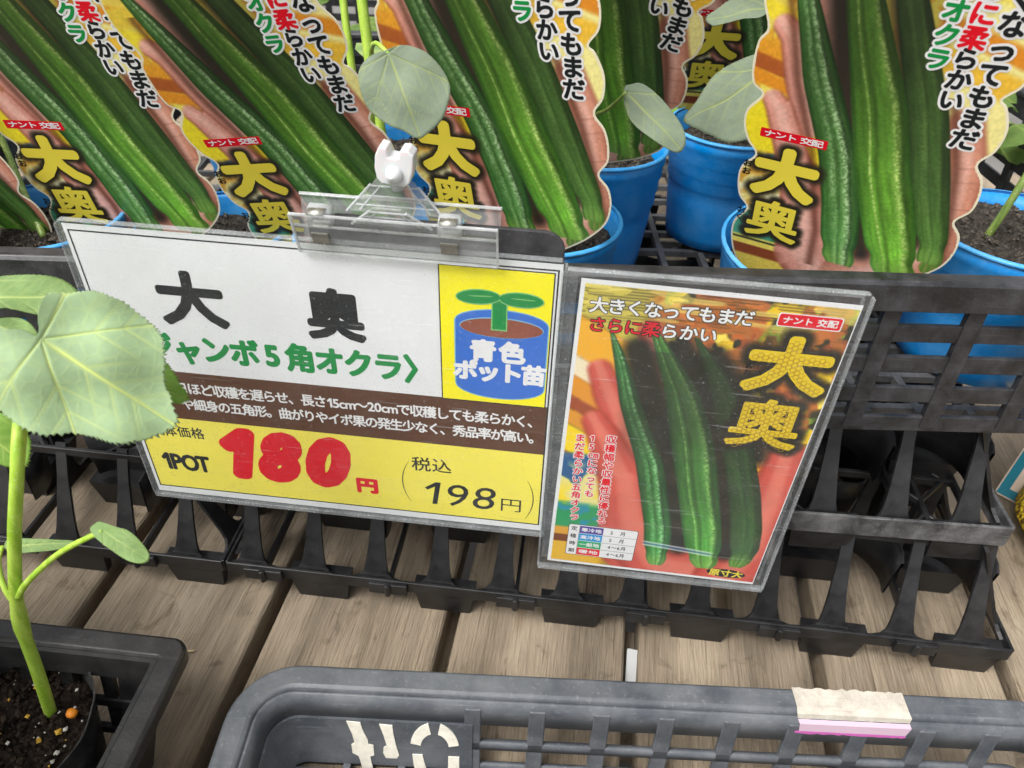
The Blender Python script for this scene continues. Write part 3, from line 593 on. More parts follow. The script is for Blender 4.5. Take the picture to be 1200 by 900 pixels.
def leafmat(name, face, vein, back, trans=.25):
    m, t, b = new_mat(name); L = t.links
    a = nnode(t, 'ShaderNodeAttribute', attribute_name='Col'); sp = nnode(t, 'ShaderNodeSeparateColor'); L.new(a.outputs['Color'], sp.inputs[0])
    tc = nnode(t, 'ShaderNodeTexCoord')
    n = nnode(t, 'ShaderNodeTexNoise', i_Scale=70, i_Detail=6, i_Roughness=.6); L.new(tc.outputs['Object'], n.inputs['Vector'])
    r = ramp(t, [(.3, tuple(c*.80 for c in face)), (.7, tuple(min(1, c*1.12) for c in face))]); L.new(n.outputs['Fac'], r.inputs['Fac'])
    vo = nnode(t, 'ShaderNodeTexVoronoi', feature='DISTANCE_TO_EDGE', i_Scale=190); L.new(tc.outputs['Object'], vo.inputs['Vector'])
    rv = ramp(t, [(.0, (.12,)*3), (.12, (0,)*3)]); L.new(vo.outputs['Distance'], rv.inputs['Fac'])
    mx0 = nnode(t, 'ShaderNodeMath', operation='MAXIMUM'); L.new(sp.outputs[0], mx0.inputs[0]); L.new(rv.outputs[0], mx0.inputs[1])
    mx = nnode(t, 'ShaderNodeMix', data_type='RGBA'); L.new(mx0.outputs[0], mx.inputs['Factor']); L.new(r.outputs[0], mx.inputs['A']); mx.inputs['B'].default_value = (*vein, 1)
    L.new(mx.outputs['Result'], b.inputs['Base Color']); b.inputs['Roughness'].default_value = .6; b.inputs['Specular IOR Level'].default_value = .3
    bp = nnode(t, 'ShaderNodeBump', i_Strength=.5, i_Distance=.0008); L.new(mx0.outputs[0], bp.inputs['Height']); L.new(bp.outputs[0], b.inputs['Normal'])
    tl = nnode(t, 'ShaderNodeBsdfTranslucent'); L.new(mx.outputs['Result'], tl.inputs[0])
    ms = nnode(t, 'ShaderNodeMixShader'); ms.inputs[0].default_value = trans; L.new(b.outputs[0], ms.inputs[1]); L.new(tl.outputs[0], ms.inputs[2])
    L.new(ms.outputs[0], t.nodes['Material Output'].inputs['Surface']); return m
M_LEAF = leafmat('glaucous_leaf', srgb(156,182,138), srgb(204,218,128), None)
M_LEAF2 = leafmat('fresh_green_leaf', srgb(118,158,62), srgb(186,206,110), None)
M_LEAF3 = leafmat('mid_green_leaf', srgb(124,154,92), srgb(190,208,130), None)
M_LEAFG = leafmat('grey_green_leaf', srgb(122,137,116), srgb(158,170,108), None)
M_LEAFD = leafmat('dark_green_leaf', srgb(96,124,60), srgb(150,170,80), None)
def stemmat(name, a, b_):
    m, t, bs = new_mat(name); tc = nnode(t, 'ShaderNodeTexCoord'); mp = nnode(t, 'ShaderNodeMapping'); mp.inputs['Scale'].default_value = (260, 260, 40)
    t.links.new(tc.outputs['Object'], mp.inputs['Vector']); n = nnode(t, 'ShaderNodeTexNoise', i_Scale=1, i_Detail=5); t.links.new(mp.outputs[0], n.inputs['Vector'])
    r = ramp(t, [(.35, a), (.66, b_)]); t.links.new(n.outputs['Fac'], r.inputs['Fac']); t.links.new(r.outputs[0], bs.inputs['Base Color'])
    n2 = nnode(t, 'ShaderNodeTexNoise', i_Scale=1400, i_Detail=1); t.links.new(tc.outputs['Object'], n2.inputs['Vector']); r2 = ramp(t, [(.66, (0,0,0)), (.72, (.6,.6,.6))]); t.links.new(n2.outputs['Fac'], r2.inputs['Fac'])
    mx_ = nnode(t, 'ShaderNodeMix', data_type='RGBA'); t.links.new(r2.outputs[0], mx_.inputs['Factor']); t.links.new(r.outputs[0], mx_.inputs['A']); mx_.inputs['B'].default_value = (.7,.75,.5,1); t.links.new(mx_.outputs['Result'], bs.inputs['Base Color'])
    bs.inputs['Roughness'].default_value = .42; bs.inputs['Subsurface Weight'].default_value = .15; bs.inputs['Subsurface Scale'].default_value = .003
    bp = nnode(t, 'ShaderNodeBump', i_Strength=.3, i_Distance=.0005); t.links.new(n.outputs['Fac'], bp.inputs['Height']); t.links.new(bp.outputs[0], bs.inputs['Normal'])
    return m
M_STEM = stemmat('lime_green_stem', srgb(138,176,44), srgb(176,204,84)); M_STEM2 = stemmat('olive_green_stem', srgb(92,116,48), srgb(130,152,72))

def make_leaf(name, key, mat, parent, cup=.004, wave=.0015, veins=7, seed=0, serr=.012, thick=.0004, nr=26, na=132):
    A, O = LEAF[key]; A = Vector(A); O = [Vector(o) for o in O]; rs = np.random.RandomState(seed)
    # resample the outline with a closed spline through its points
    n = len(O); out = []
    per = max(2, na//n)
    for i in range(n):
        p0, p1, p2, p3 = O[i-1], O[i], O[(i+1) % n], O[(i+2) % n]
        for k in range(per):
            t = k/per; out.append(.5*((2*p1)+(-p0+p2)*t+(2*p0-5*p1+4*p2-p3)*t*t+(-p0+3*p1-3*p2+p3)*t**3))
    na = len(out); N = Vector((0,0,0))
    for i in range(na): N += (out[i]-A).cross(out[(i+1) % na]-A)
    N.normalize()
    if N.dot(Vector((0,-.45,.45))) < 0: N = -N
    lens = [(o-A).length for o in out]; mxl = max(lens)
    ang = []; e1 = (out[int(np.argmax(lens))]-A).normalized(); e2 = N.cross(e1)
    for o in out: q = o-A; ang.append(math.atan2(q.dot(e2), q.dot(e1)))
    va = [0, -36, 43, -78, 104] if veins > 5 else [0, 42, -42]; va = [math.radians(v + (rs.uniform(-6, 6) if v else 0)) for v in va]
    lateral = []
    for v in va:
        dr = e1*math.cos(v)+e2*math.sin(v)
        for f in (.35, .55, .74):
            for s_ in (-1, 1):
                dd = e1*math.cos(v+s_*.75)+e2*math.sin(v+s_*.75); p = A + dr*(mxl*f*.9); lateral.append((p, p+dd*mxl*.38))
    mb = MB(); cols = []
    def veinv(P):
        q = P-A; x = q.dot(e1); y = q.dot(e2); best = 0
        for v in va:
            t = x*math.cos(v)+y*math.sin(v)
            if t > 0:
                dist = abs(-x*math.sin(v)+y*math.cos(v)); wd = (.0010 if v == 0 else .0006)*(mxl/.06)*(1.15-t/mxl*.75)
                best = max(best, math.exp(-(dist/wd)**2)*(1 if v == 0 else .85))
        for p, r in lateral:
            dd = r-p; t = max(0, min(1, (P-p).dot(dd)/dd.length_squared)); dist = (P-p-dd*t).length
            best = max(best, .5*math.exp(-(dist/(.0006*mxl/.06))**2)*(1-t*.7))
        return best
    def bend(P):
        q = P-A; x = q.dot(e1)/mxl; y = q.dot(e2)/mxl
        v = veinv(P)
        h = -cup*(x*x*.8+y*y) + wave*math.sin(x*9+seed)*math.cos(y*8+seed*2) - .0009*v*(mxl/.06)
        return P + N*h, v*min(1, .35+(P-A).length/mxl*4)
    p, v = bend(A); mb.v.append(tuple(p)); cols.append(v)
    for i in range(1, nr+1):
        f = i/nr
        for k in range(na):
            ff = f
            if i == nr: ff = f*(1+serr*(1 if k % 2 else -1)*rs.uniform(.3, 1.3))
            p, v = bend(A + (out[k]-A)*ff); mb.v.append(tuple(p)); cols.append(v)
    for k in range(na): mb.f.append((0, 1+k, 1+(k+1) % na))
    for i in range(nr-1):
        for k in range(na):
            a = 1+i*na; b_ = 1+(i+1)*na; k2 = (k+1) % na; mb.f.append((a+k, b_+k, b_+k2, a+k2))
    me = mb.mesh(name, mat, True); ca = me.color_attributes.new('Col', 'FLOAT_COLOR', 'POINT'); arr = np.repeat(np.array(cols)[:, None], 4, 1); arr[:, 3] = 1
    ca.data.foreach_set('color', arr.ravel()); o = link_mesh(name, me, parent)
    if parent: o.matrix_parent_inverse = parent.matrix_world.inverted()
    so = o.modifiers.new('Solidify', 'SOLIDIFY'); so.thickness = thick; so.offset = 0
    return o
def world_child(o, parent):
    o.parent = parent; o.matrix_parent_inverse = parent.matrix_world.inverted(); return o
def resample(P, n=20):
    P = [Vector(p) for p in P]; Q = []
    for i in range(len(P)-1):
        p0, p1, p2, p3 = P[max(0, i-1)], P[i], P[i+1], P[min(len(P)-1, i+2)]
        for k in range(n//(len(P)-1)):
            t = k/(n//(len(P)-1)); Q.append(.5*((2*p1)+(-p0+p2)*t+(2*p0-5*p1+4*p2-p3)*t*t+(-p0+3*p1-3*p2+p3)*t**3))
    return Q+[P[-1]]

def blue_pot(x, y, zr=.257, r=.047, h=None, tilt=(0, 0), label='', rings=True, seed=0, soil_drop=.014, soil=M_SOILG):
    zb = Z0+.006; h = h or (zr-zb)
    root = empty('seedling_pot', Matrix.Translation((x, y, zb)) @ Matrix.Rotation(tilt[0], 4, 'X') @ Matrix.Rotation(tilt[1], 4, 'Y'))
    tag(root, label, 'plant pot', 'blue seedling pots in the crate')
    rb = r*.80; pr = [(rb*.9, 0), (rb, .002)]
    for i in range(1, 9):
        f = i/9; z = h*f; rr = rb+(r-rb)*f
        if rings and f > .55: pr += [(rr-.0005, z-.001), (rr+.0009, z+.001)]
        else: pr.append((rr, z))
    pr += [(r, h-.002)]
    inn = [(a-.0009, z+.0005) for a, z in reversed(pr)]
    MB().lathe([(0.0001, 0)]+pr+inn, 40).build('pot', M_BLUE, root, True)
    MB().lathe([(r-.0009,h-.0022),(r+.0010,h-.0022),(r+.0014,h-.0008),(r+.0008,h),(r-.0009,h+.0001)], 40).build('rim', M_BLUER, root, True)
    zs = h-soil_drop; rs_ = rb+(r-rb)*zs/h-.0012
    soil_disk(rs_, zs, soil, root, seed); crumbs(rs_*.93, zs, 260, .0016, M_CRUMBG, root, seed+3)
    return root
P = blue_pot
pots = [
 P(-.445, .350, .252, label='blue pot at the far left corner of the crate, cut off by the frame', seed=1),
 P(-.337, .374, .240, label='blue pot with a slanting green stem at the left edge', seed=2),
 P(-.243, .402, .230, label='blue pot under the leftmost large okra label', seed=3),
 P(-.142, .408, .233, label='blue pot behind the clear clip, under the second okra label', seed=4),
 P(-.038, .407, .254, label='blue pot under the third okra label, its right rim showing', seed=5),
 P(-.012, .503, .266, label='ribbed blue pot in the second row between the large labels', seed=6),
 P(.0830, .560, .266, r=.045, label='blue pot in the third row behind the gap between large labels', seed=7),
 P(.1170, .430, .247, soil_drop=.022, tilt=(math.radians(8), 0), label='blue pot under the right-hand large okra label', seed=8),
 P(.2330, .428, .266, r=.052, label='open blue pot with dry soil at the right edge of the crate', seed=9, soil_drop=.008),
 P(.3310, .440, .260, r=.045, label='blue pot in the right front corner, outside the frame', seed=10),
 P(-.130, .500, .258, label='blue pot in the second row behind the clip', seed=11),
 P(-.235, .490, .258, label='blue pot in the second row behind the leftmost labels', seed=12),
 P(.1600, .535, .262, r=.045, label='blue pot just left of the right-hand large label, in the back', seed=13),
 P(-.050, .600, .262, label='blue pot in the third row behind the third okra label', seed=14),
]
P = None

# seedlings in the blue pots
def plant(name, label, stems, leaves, group='okra seedlings in the blue pots'):
    base = stems[0][0][0]; root = empty(name, Matrix.Translation(base)); tag(root, label, 'seedling', group)
    for path, r0, r1, mt, nm in stems:
        q = resample(path, 18); o = MB().tube(q, [r0+(r1-r0)*i/(len(q)-1) for i in range(len(q))], 12).build(nm, mt, None, True); world_child(o, root)
    bpy.context.view_layer.update()
    for nm, key, mt, kw in leaves:
        make_leaf(nm, key, mt, root, **kw)
    return root
plant('okra_seedling', 'slanting green seedling stem in the blue pot at the left edge', [(PATH['tl'], .0021, .0019, M_STEM2, 'stem')], [])
plant('okra_seedling', 'pale green seedling stem in the open blue pot at the right edge', [(PATH['tr'], .0022, .0020, M_STEM2, 'stem')], [])
A0 = Vector(LEAF['A'][0])
plant('okra_seedling', 'seedling with a round grey-green leaf above the white clip joint', [([(-.120, .395, .240), (-.128, .385, .30), (-.118, .36, .352), tuple(A0)], .0016, .0009, M_STEM, 'stem')], [('leaf', 'A', M_LEAFG, dict(cup=.004, wave=.0008, serr=.004, seed=3))])
plant('okra_seedling', 'seedling with an oval folded grey leaf hanging before the second-row pot', [([(-.030, .43, .245), (-.030, .415, .30)] + PATH['petB'], .0015, .0008, M_STEM2, 'stem')], [('leaf', 'B', M_LEAFG, dict(cup=.006, wave=.0006, veins=3, serr=.003, seed=5))])
C0 = Vector(LEAF['C'][0]); D0 = Vector(LEAF['D'][0])
plant('okra_seedling', 'seedling with two broad grey leaves left of the right-hand large label', [([(.14, .535, .25), (.135, .53, .32), (.11, .49, .345), tuple(C0)], .002, .0012, M_STEM2, 'stem'), ([(.135, .53, .32), (.12, .52, .36), tuple(D0)], .0014, .001, M_STEM2, 'petiole')],
      [('leaf', 'C', M_LEAFG, dict(cup=.004, wave=.002, seed=6, serr=.008)), ('leaf', 'D', M_LEAFG, dict(cup=.003, wave=.001, seed=8))])
for k, (nm, lab) in enumerate((('s1', 'upright green stem left of the round leaf, further back of two'), ('s2', 'thicker upright green stem left of the round leaf, nearer of two'))):
    pth = PATH[nm]; b0 = Vector(pth[0]); plant('okra_seedling', lab, [([(b0.x, b0.y, .248), tuple(b0)] + pth[1:], .0026+.0008*k, .0022+.0008*k, M_STEM, 'stem')], [])

# generic leafy seedlings that fill the back rows
def generic(x, y, seed, label, zs=.245, hgt=.11, big=1.):
    rs = random.Random(seed); root = empty('okra_seedling', Matrix.Translation((x, y, zs))); tag(root, label, 'seedling', 'okra seedlings in the blue pots')
    tip = (rs.uniform(-.02, .02), rs.uniform(-.01, .02), hgt); q = resample([(0, 0, 0), (tip[0]*.3, tip[1]*.4, hgt*.5), tip], 12)
    MB().tube(q, [.0024-.001*i/len(q) for i in range(len(q))], 8).build('stem', M_STEM2, root, True)
    for i in range(5):
        a = i*2.4+rs.uniform(0, 1); s = rs.uniform(.018, .032)*big; z = hgt*(.45+.13*i); mb = MB(); nr_, na_ = 6, 22; cols = [0.6]
        ax = Vector((math.cos(a), math.sin(a), .25)).normalized(); sd_ = ax.cross(Vector((0,0,1))).normalized(); up = sd_.cross(ax)
        o0 = Vector(q[int((len(q)-1)*min(1, z/hgt))]); p0 = o0 + ax*.018
        MB().tube([o0, o0+ax*.009+Vector((0,0,.003)), p0], .0009, 6).build('petiole', M_STEM2, root, True)
        mb.v.append(tuple(p0))
        for r_ in range(1, nr_+1):
            for k in range(na_):
                t = 2*math.pi*k/na_; rad = s*(1-.42*math.cos(t)**6*(math.cos(t) < 0))*(1+.07*math.sin(5*t+seed))*r_/nr_
                mb.v.append(tuple(p0 + ax*(rad*math.cos(t)+s*.55*r_/nr_) + sd_*rad*math.sin(t) + up*(-.25*rad*rad/s - .003*abs(math.sin(2.5*t))*r_/nr_))); cols.append(.5 if k % 4 == 0 else 0)
        for k in range(na_): mb.f.append((0, 1+k, 1+(k+1) % na_))
        for r_ in range(nr_-1):
            for k in range(na_): mb.f.append((1+r_*na_+k, 1+(r_+1)*na_+k, 1+(r_+1)*na_+(k+1) % na_, 1+r_*na_+(k+1) % na_))
        me = mb.mesh('leaf', (M_LEAFD, M_LEAF3, M_LEAF2)[rs.randrange(3)], True); ca = me.color_attributes.new('Col', 'FLOAT_COLOR', 'POINT')
        arr = np.repeat(np.array(cols)[:, None], 4, 1); ca.data.foreach_set('color', arr.ravel()); link_mesh('leaf', me, root)
generic(-.235, .50, 1, 'leafy seedling in the second row behind the two leftmost labels')
generic(-.13, .53, 2, 'leafy dark seedling glimpsed behind the two upright stems')
generic(-.05, .605, 3, 'leafy seedling in the third row behind the third label', hgt=.08)
generic(.30, .66, 4, 'leafy seedling behind the right crate wall', zs=.19, hgt=.09)

# a second crate of seedlings further back, seen in the gaps between the labels
bpy.context.view_layer.update()
crate2 = copy_tree(crate); crate2.matrix_world = Matrix.Translation((-.075, .455, -.02)) @ crate.matrix_world
tag(crate2, 'second dusty crate standing behind the crate of blue pots', 'crate')
for k, (x, y) in enumerate([(-.36,.78),(-.27,.83),(-.19,.79),(-.11,.84),(-.03,.80),(.05,.85),(.13,.80),(.21,.86),(-.24,.93),(-.12,.95),(.0,.94),(.10,.96),(-.16,.70),(-.09,.69),(.02,.70)]):
    generic(x, y, 20+k, 'leafy okra seedling in the second crate, %s from the left in its %s row' % (('first','second','third','fourth','fifth','sixth','seventh','eighth')[k if k < 8 else (k-8 if k < 12 else k-12)], 'front' if k >= 12 else 'middle' if k < 8 else 'rear'), zs=.16, hgt=.13 if k < 12 else .10)
# ================================================================ okra picture labels (flat printed cards stuck in the pots)
PINK, PINKH, PINKD = C(228,160,142), C(244,190,172), C(168,98,78)
OD, OM, OH = C(44,84,34), C(66,116,42), C(190,226,150)
TAG_OUT = [(-17,150),(-24,140),(-26,125),(-21,112),(-25,103),(-25.8,90),(-21.8,76.7),(-25,70),(-25.8,57),(-24.1,48.4),(-19,43.6),(-25,34),(-25.3,25),(-21.9,16),(-17,9),(-23,0),(-23.8,-10),(-21.5,-20),(-16.4,-27.3),(-22,-38),(-22.4,-50),(-19,-63),(-12,-74),(0,-79),(30,-73),(50,-64),(63,-56),(76,-46),(86,-34),(89.2,-22),(88,-11),(83,-3.2),(87.5,5),(88,14),(86,23),(81.2,30.8),(85.4,39),(86,50),(82,60),(79,63.5),(84,71),(84,83),(78,94),(82,104),(83,116),(77,127),(80,138),(76,150),(60,158),(30,162),(0,158)]
def smooth_out(P, per=5, sc=0):
    n = len(P); out = []
    for i in range(n):
        p0, p1, p2, p3 = [np.array(P[j % n], float) for j in (i-1, i, i+1, i+2)]
        for k in range(per):
            t = k/per; out.append(.5*((2*p1)+(-p0+p2)*t+(2*p0-5*p1+4*p2-p3)*t*t+(-p0+3*p1-3*p2+p3)*t**3))
    return np.array(out)
def offset_in(P, d_):
    n = len(P); Q = []
    for i in range(n):
        t = P[(i+1) % n]-P[i-1]; t /= np.hypot(*t)+1e-9; Q.append(P[i]+np.array([-t[1], t[0]])*d_)
    return np.array(Q)
def paint_tag():
    st = .42; u = np.arange(-28, 92, st); v = np.arange(-81, 163, st); U, V = np.meshgrid(u, v)
    I = np.zeros(U.shape+(3,)); I[:] = C(238,206,70)
    f1 = fbm(U, V, 16, 3); f2 = fbm(U+9, V-4, 7, 12)
    # dish, table and pickled slices, blurred, behind the hand
    I = mixc(I, sm(f1, .45, .62), C(246,228,96)); I = mixc(I, sm(f2, .52, .66)*.7, C(226,150,40))
    d1 = V + .25*U
    for a, b, c in ((128,142,C(250,236,140)), (96,104,C(244,214,90)), (76,84,C(250,226,60)), (58,66,C(232,160,44)), (51,59,C(176,92,40)), (44,51,C(232,150,40))):
        I = mixc(I, sm(d1, a-1, a+1)*sm(-d1, -b-1, -b+1)*(U < 30), c)
    I = mixc(I, sm(-V, -44, -40)*sm(V, 10, 14)*(U < 30), C(246,226,44)); I = mixc(I, sm(-np.abs(V-12-.3*U)+3, 0, 2)*(U < 0), C(84,122,140))
    m = sm(-V, -9, -5)*(U < 20); I = mixc(I, m, C(240,226,140)); I = mixc(I, m*sm(f2, .5, .62), C(250,244,196)); I = mixc(I, m*sm(f1, .55, .68), C(214,160,60))
    I = mixc(I, sm(-V, 27, 30)*(U < 34), C(76,160,130)); I = mixc(I, sm(-V, 27, 30)*(U < 34)*sm(f2, .52, .6), C(60,140,90))
    I = mixc(I, sm(-V, 46, 48)*(U < 34), C(240,220,100)); I = mixc(I, sm(-np.abs(V+49)+1.2, 0, 1)*(U < 34), C(40,50,40)); I = mixc(I, sm(-V, 53, 54)*(U < 34), C(140,70,40)); I = mixc(I, sm(-V, 60, 62)*(U < 40), C(232,206,90))
    mr = sm(U, 44, 48)*sm(V, 26, 30); I = mixc(I, mr, C(242,232,150)); I = mixc(I, mr*sm(V+.3*U, 84, 88)*sm(-V-.3*U, -100, -96), C(238,190,60)); I = mixc(I, mr*sm(V+.3*U, 100, 103)*sm(-V-.3*U, -112, -108), C(222,140,36)); I = mixc(I, mr*sm(V, 100, 104), C(246,226,90))
    # hand: four fingers at the left, palm, and the heel on the right
    for pts in ([(-4,110,7),(4,92,7.5),(16,64,8),(28,30,8)], [(-14,79,5.5),(-9,74,6.5),(-3,56,7.5),(6,34,8.5)], [(-13,42,5.5),(-9,37,7),(0,16,8.5),(12,-12,11),(22,-44,16)], [(8,0,10),(14,-24,13),(20,-50,17),(34,-66,16)]):
        I = finger(I, U, V, pts, PINK, PINKH, PINKD)
    I = finger(I, U, V, [(70,50,7),(76,30,9),(79,6,10),(77,-20,14),(66,-44,18),(46,-58,16)], C(214,148,122), PINKH, PINKD, 1.6)
    for vv, s_ in ((4, .3), (-3, .25), (28, .3), (20, .2)): I = mixc(I, np.exp(-((V-vv-.25*(U-80))/.5)**2)*(U > 74)*s_, C(140,80,64))
    # the dark gaps between the pods
    dk = C(50,42,32)
    for pts in ([(4,104,5),(16,60,6),(34,10,6),(48,-38,4.5)], [(28,104,5),(44,62,6),(56,20,6),(70,-22,4)]):
        mk, _ = cap_mask(U, V, pts, 4.); I = mixc(I, mk*.95, dk)
    I = mixc(I, np.exp(-((U-np.interp(V, [-60,-30,18,54,92], [24,22,10,-4,-14]))/2.4)**2)*.65*(V < 95)*(V > -56), C(84,40,26))
    I = mixc(I, np.exp(-((U-np.interp(V, [-40,-10,25,54,92], [86,82,74,64,44]))/2.6)**2)*.7*(V < 60)*(V > -34), C(84,44,30))
    for cu_, cv, ru, rv in ((70,-50,6.5,6), (81,-35,4.5,5)): q = ((U-cu_)/ru)**2+((V-cv)/rv)**2; I = mixc(I, sm(-q, -1.15, -.85)*(.55+.45*np.abs(np.sin(U*1.1))), C(92,142,52))
    R3 = [(-.30,.20,.5),(.30,.22,.95)]
    I = okra(I, U, V, [(-33,80,5.2),(-30,79.8,6.6),(-22,79,6.8),(-12,75,8.2),(21,64,9.2),(54,52.5,9),(92,36,7),(120,24,4.5),(144,13,1.5)], C(46,72,32), C(76,112,50), C(130,160,90), [(-.2,.2,.4),(.5,.1,.4)], 41, .8)
    I = okra(I, U, V, [(-50,38.8,6.5),(-47,38,8.8),(-43,37,9.6),(-10,31,10.0),(18,23.2,9.8),(54,7.4,8.8),(90,-6,5.2),(114,-15,1.5)], OD, C(80,134,58), C(196,228,170), R3, 11, 1.)
    I = okra(I, U, V, [(-48,66.8,9.5),(-45,66.2,11.8),(-40,64.6,12.8),(-30,60.6,13),(0,50.3,13.6),(20,43,13.1),(54,32.1,12.2),(94,16.5,8.2),(125,4,5),(150,-6,1.2)], C(62,112,36), C(108,166,54), C(214,236,140), [(-.42,.05,.8),(.52,.15,.75)], 23, .9)
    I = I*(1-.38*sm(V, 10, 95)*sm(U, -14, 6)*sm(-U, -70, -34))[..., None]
    # calyx ends: lime caps
    
    pass
    # dark glow round the gold name and behind the text
    I = glow(I, U, V, '大', 0, 0, 33, 31, 2, 5.6, C(42,36,24)); I = glow(I, U, V, '奥', -1, -32, 30, 28, 1, 4.6, C(42,36,24))
    I *= (.95+.1*vnoise(U, V, 1.1, 77))[..., None]
    return U, V, I
OUTL = smooth_out(TAG_OUT); AREA = sum(OUTL[i-1][0]*OUTL[i][1]-OUTL[i][0]*OUTL[i-1][1] for i in range(len(OUTL)))
INNER = offset_in(OUTL, .8 if AREA > 0 else -.8)
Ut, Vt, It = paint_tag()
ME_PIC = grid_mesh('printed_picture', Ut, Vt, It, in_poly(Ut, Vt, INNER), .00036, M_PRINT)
def mm(mb): mb.v = [(x*.001, y*.001, z) for x, y, z in mb.v]; return mb
ME_CARD = mm(MB().prism([tuple(p) for p in (OUTL if AREA > 0 else OUTL[::-1])], 0, .0003)).mesh('card', M_CREAM)
def L_(items, b, z, mat, n=8): return mm(letters(items, b, z, n=n)).mesh('lettering', mat)
c1 = vcol('大きくなってもまだ', 70.5, 126, 71.5, 42, 11.2); c2 = vcol('さらに柔', 59.5, 117, 59.6, 87, 10.2); c2b = vcol('らかい', 59.8, 78, 60.5, 59, 10.2); c3 = vcol('五角オクラ', 50, 117, 49.5, 76, 10.2)
lg = MB().prism(rrect(-17, 20.4, 17, 26.2, .6), .00042, .00044, Matrix.Rotation(.06, 4, 'Z'))
TAG_PARTS = [
 ('logo_strip', mm(MB().prism(rrect(-16.5, 20.4, 16.5, 25.8, .6), .38, .40)).v and None, None)]
def flat(poly, z, mat, name, h=.00002): return MB().prism([(x*.001, y*.001) for x, y in poly], z, z+h).mesh(name, mat)
TAG_PARTS = [('card', ME_CARD), ('printed_picture', ME_PIC),
 ('logo_strip', flat(rrect(-16.5, 20.6, 16.5, 25.8, .5), .00040, M_RED, 'logo_strip')),
 ('lettering', L_(hrow('ナント 交配', -14.5, 14.5, 23.2, 4.0, 6.2), .12, .00046, M_WINK)),
 ('lettering', L_([('大', 0, 0, 33, 31, 0, 0, True)], 2.0, .00044, M_GOLD, 14)),
 ('lettering', L_([('奥', -1, -32, 30, 28, 0, 0, True)], .75, .00044, M_GOLD, 10)),
 ('lettering', L_(vcol('おお', -20, 2.5, -20, -2.5, 5), .18, .00044, M_INK)),
 ('lettering', L_(vcol('おく', -19, -29.5, -19.4, -34.5, 5), .18, .00044, M_INK)),
 ('lettering_halo', L_(c1+c2b+c2+c3, 1.5, .00043, M_WINK, 12)),
 ('lettering', L_(c1+c2b, .42, .00056, M_INK)), ('lettering', L_(c2, .42, .00056, M_RED)), ('lettering', L_(c3, .42, .00056, M_GREEN))]
def pose(rows): return Matrix((rows[0], rows[1], rows[2], (0, 0, 0, 1)))
def make_tag(m, label):
    r = empty('plant_label', m); tag(r, label, 'plant label', 'okra picture labels standing in the pots')
    for n_, me in TAG_PARTS: link_mesh(n_, me, r)
    # stake that holds the card in the soil
    MB().box((.024, -.100, -.0006), (.044, -.060, -.0001)).build('stake', M_CREAM, r)
    return r
tg0 = make_tag(pose(POSE['T1']), 'okra picture label leaning left, leftmost of the large front-row labels')
def tag_at(m, label):
    c = copy_tree(tg0); c.matrix_world = m; c['label'] = label; return c
tag_at(pose(POSE['T2']), 'okra picture label directly behind the left half of the clear clip')
tag_at(pose(POSE['T3']), 'okra picture label in the middle, partly behind the round grey leaf')
tag_at(pose(POSE['T5']), 'large okra picture label on the right, standing straight in front')
tag_at(pose(POSE['T4']), 'okra picture label in the second row, stuck in the ribbed blue pot')
tag_at(pose(POSE['T6']), 'small distant okra picture label behind the broad grey leaf')
def shifted(m, d_, rz=0): return Matrix.Translation(d_) @ m @ Matrix.Rotation(rz, 4, 'Z')
p1 = pose(POSE['T1']); p6 = pose(POSE['T6'])
tag_at(shifted(p1, (-.108, -.012, -.022), .05), 'okra picture label cut off by the left frame edge, only its pink corner showing')
tag_at(shifted(p6, (.062, -.028, -.030)), 'okra picture label mostly behind the large right-hand label, its foot showing')
tag_at(shifted(p6, (-.165, .02, -.01)), 'okra picture label in the third row behind the middle labels')
tag_at(shifted(p6, (.075, .03, .02)), 'okra picture label behind the right-hand large label, yellow edge showing')

# ================================================================ price card in its sleeve, poster in its sleeve
SD = Vector((.99917217, .04068127, 0)); SN = Vector((.04068127, -.99917217, 0))
S0 = Vector((-.20748513, .27784222, 0))
SGN = Matrix(((SD.x, 0, SN.x, S0.x), (SD.y, 0, SN.y, S0.y), (0, 1, 0, 0), (0, 0, 0, 1)))
pc = empty('price_card', SGN); tag(pc, 'white and yellow price card with a red 180 yen price in a clear sleeve', 'price card')
def pp(poly, z, mat, name, h=.00002, par=pc): return link_mesh(name, flat(poly, z, mat, name, h), par)
RC = lambda x0, y0, x1, y1: [(x0,y0),(x1,y0),(x1,y1),(x0,y1)]
link_mesh('card', flat(RC(-33.6,119.6,192,290.8), -.0004, M_PAPER, 'card', .0004), pc)
def frame_poly(x0, y0, x1, y1, w_, z, mat, name, par=pc):
    b = MB()
    for r in (RC(x0,y0,x1,y0+w_), RC(x0,y1-w_,x1,y1), RC(x0,y0+w_,x0+w_,y1-w_), RC(x1-w_,y0+w_,x1,y1-w_)): b.prism([(a*.001, c*.001) for a, c in r], z, z+.00002)
    return b.build(name, mat, par)
pp(RC(-31.4,124.6,190.2,178.6), .00002, M_YEL, 'yellow_band'); pp(RC(-31.4,178.6,190.2,211), .00003, M_BROWN, 'brown_band')
frame_poly(-31.8, 124, 190.6, 288.2, .75, .00006, M_INK, 'border_line')
pp(RC(137.2,210.2,189.0,286.6), .00008, M_INK, 'picture_border'); pp(RC(137.8,210.8,188.4,286), .00011, M_YEL2, 'picture_ground')
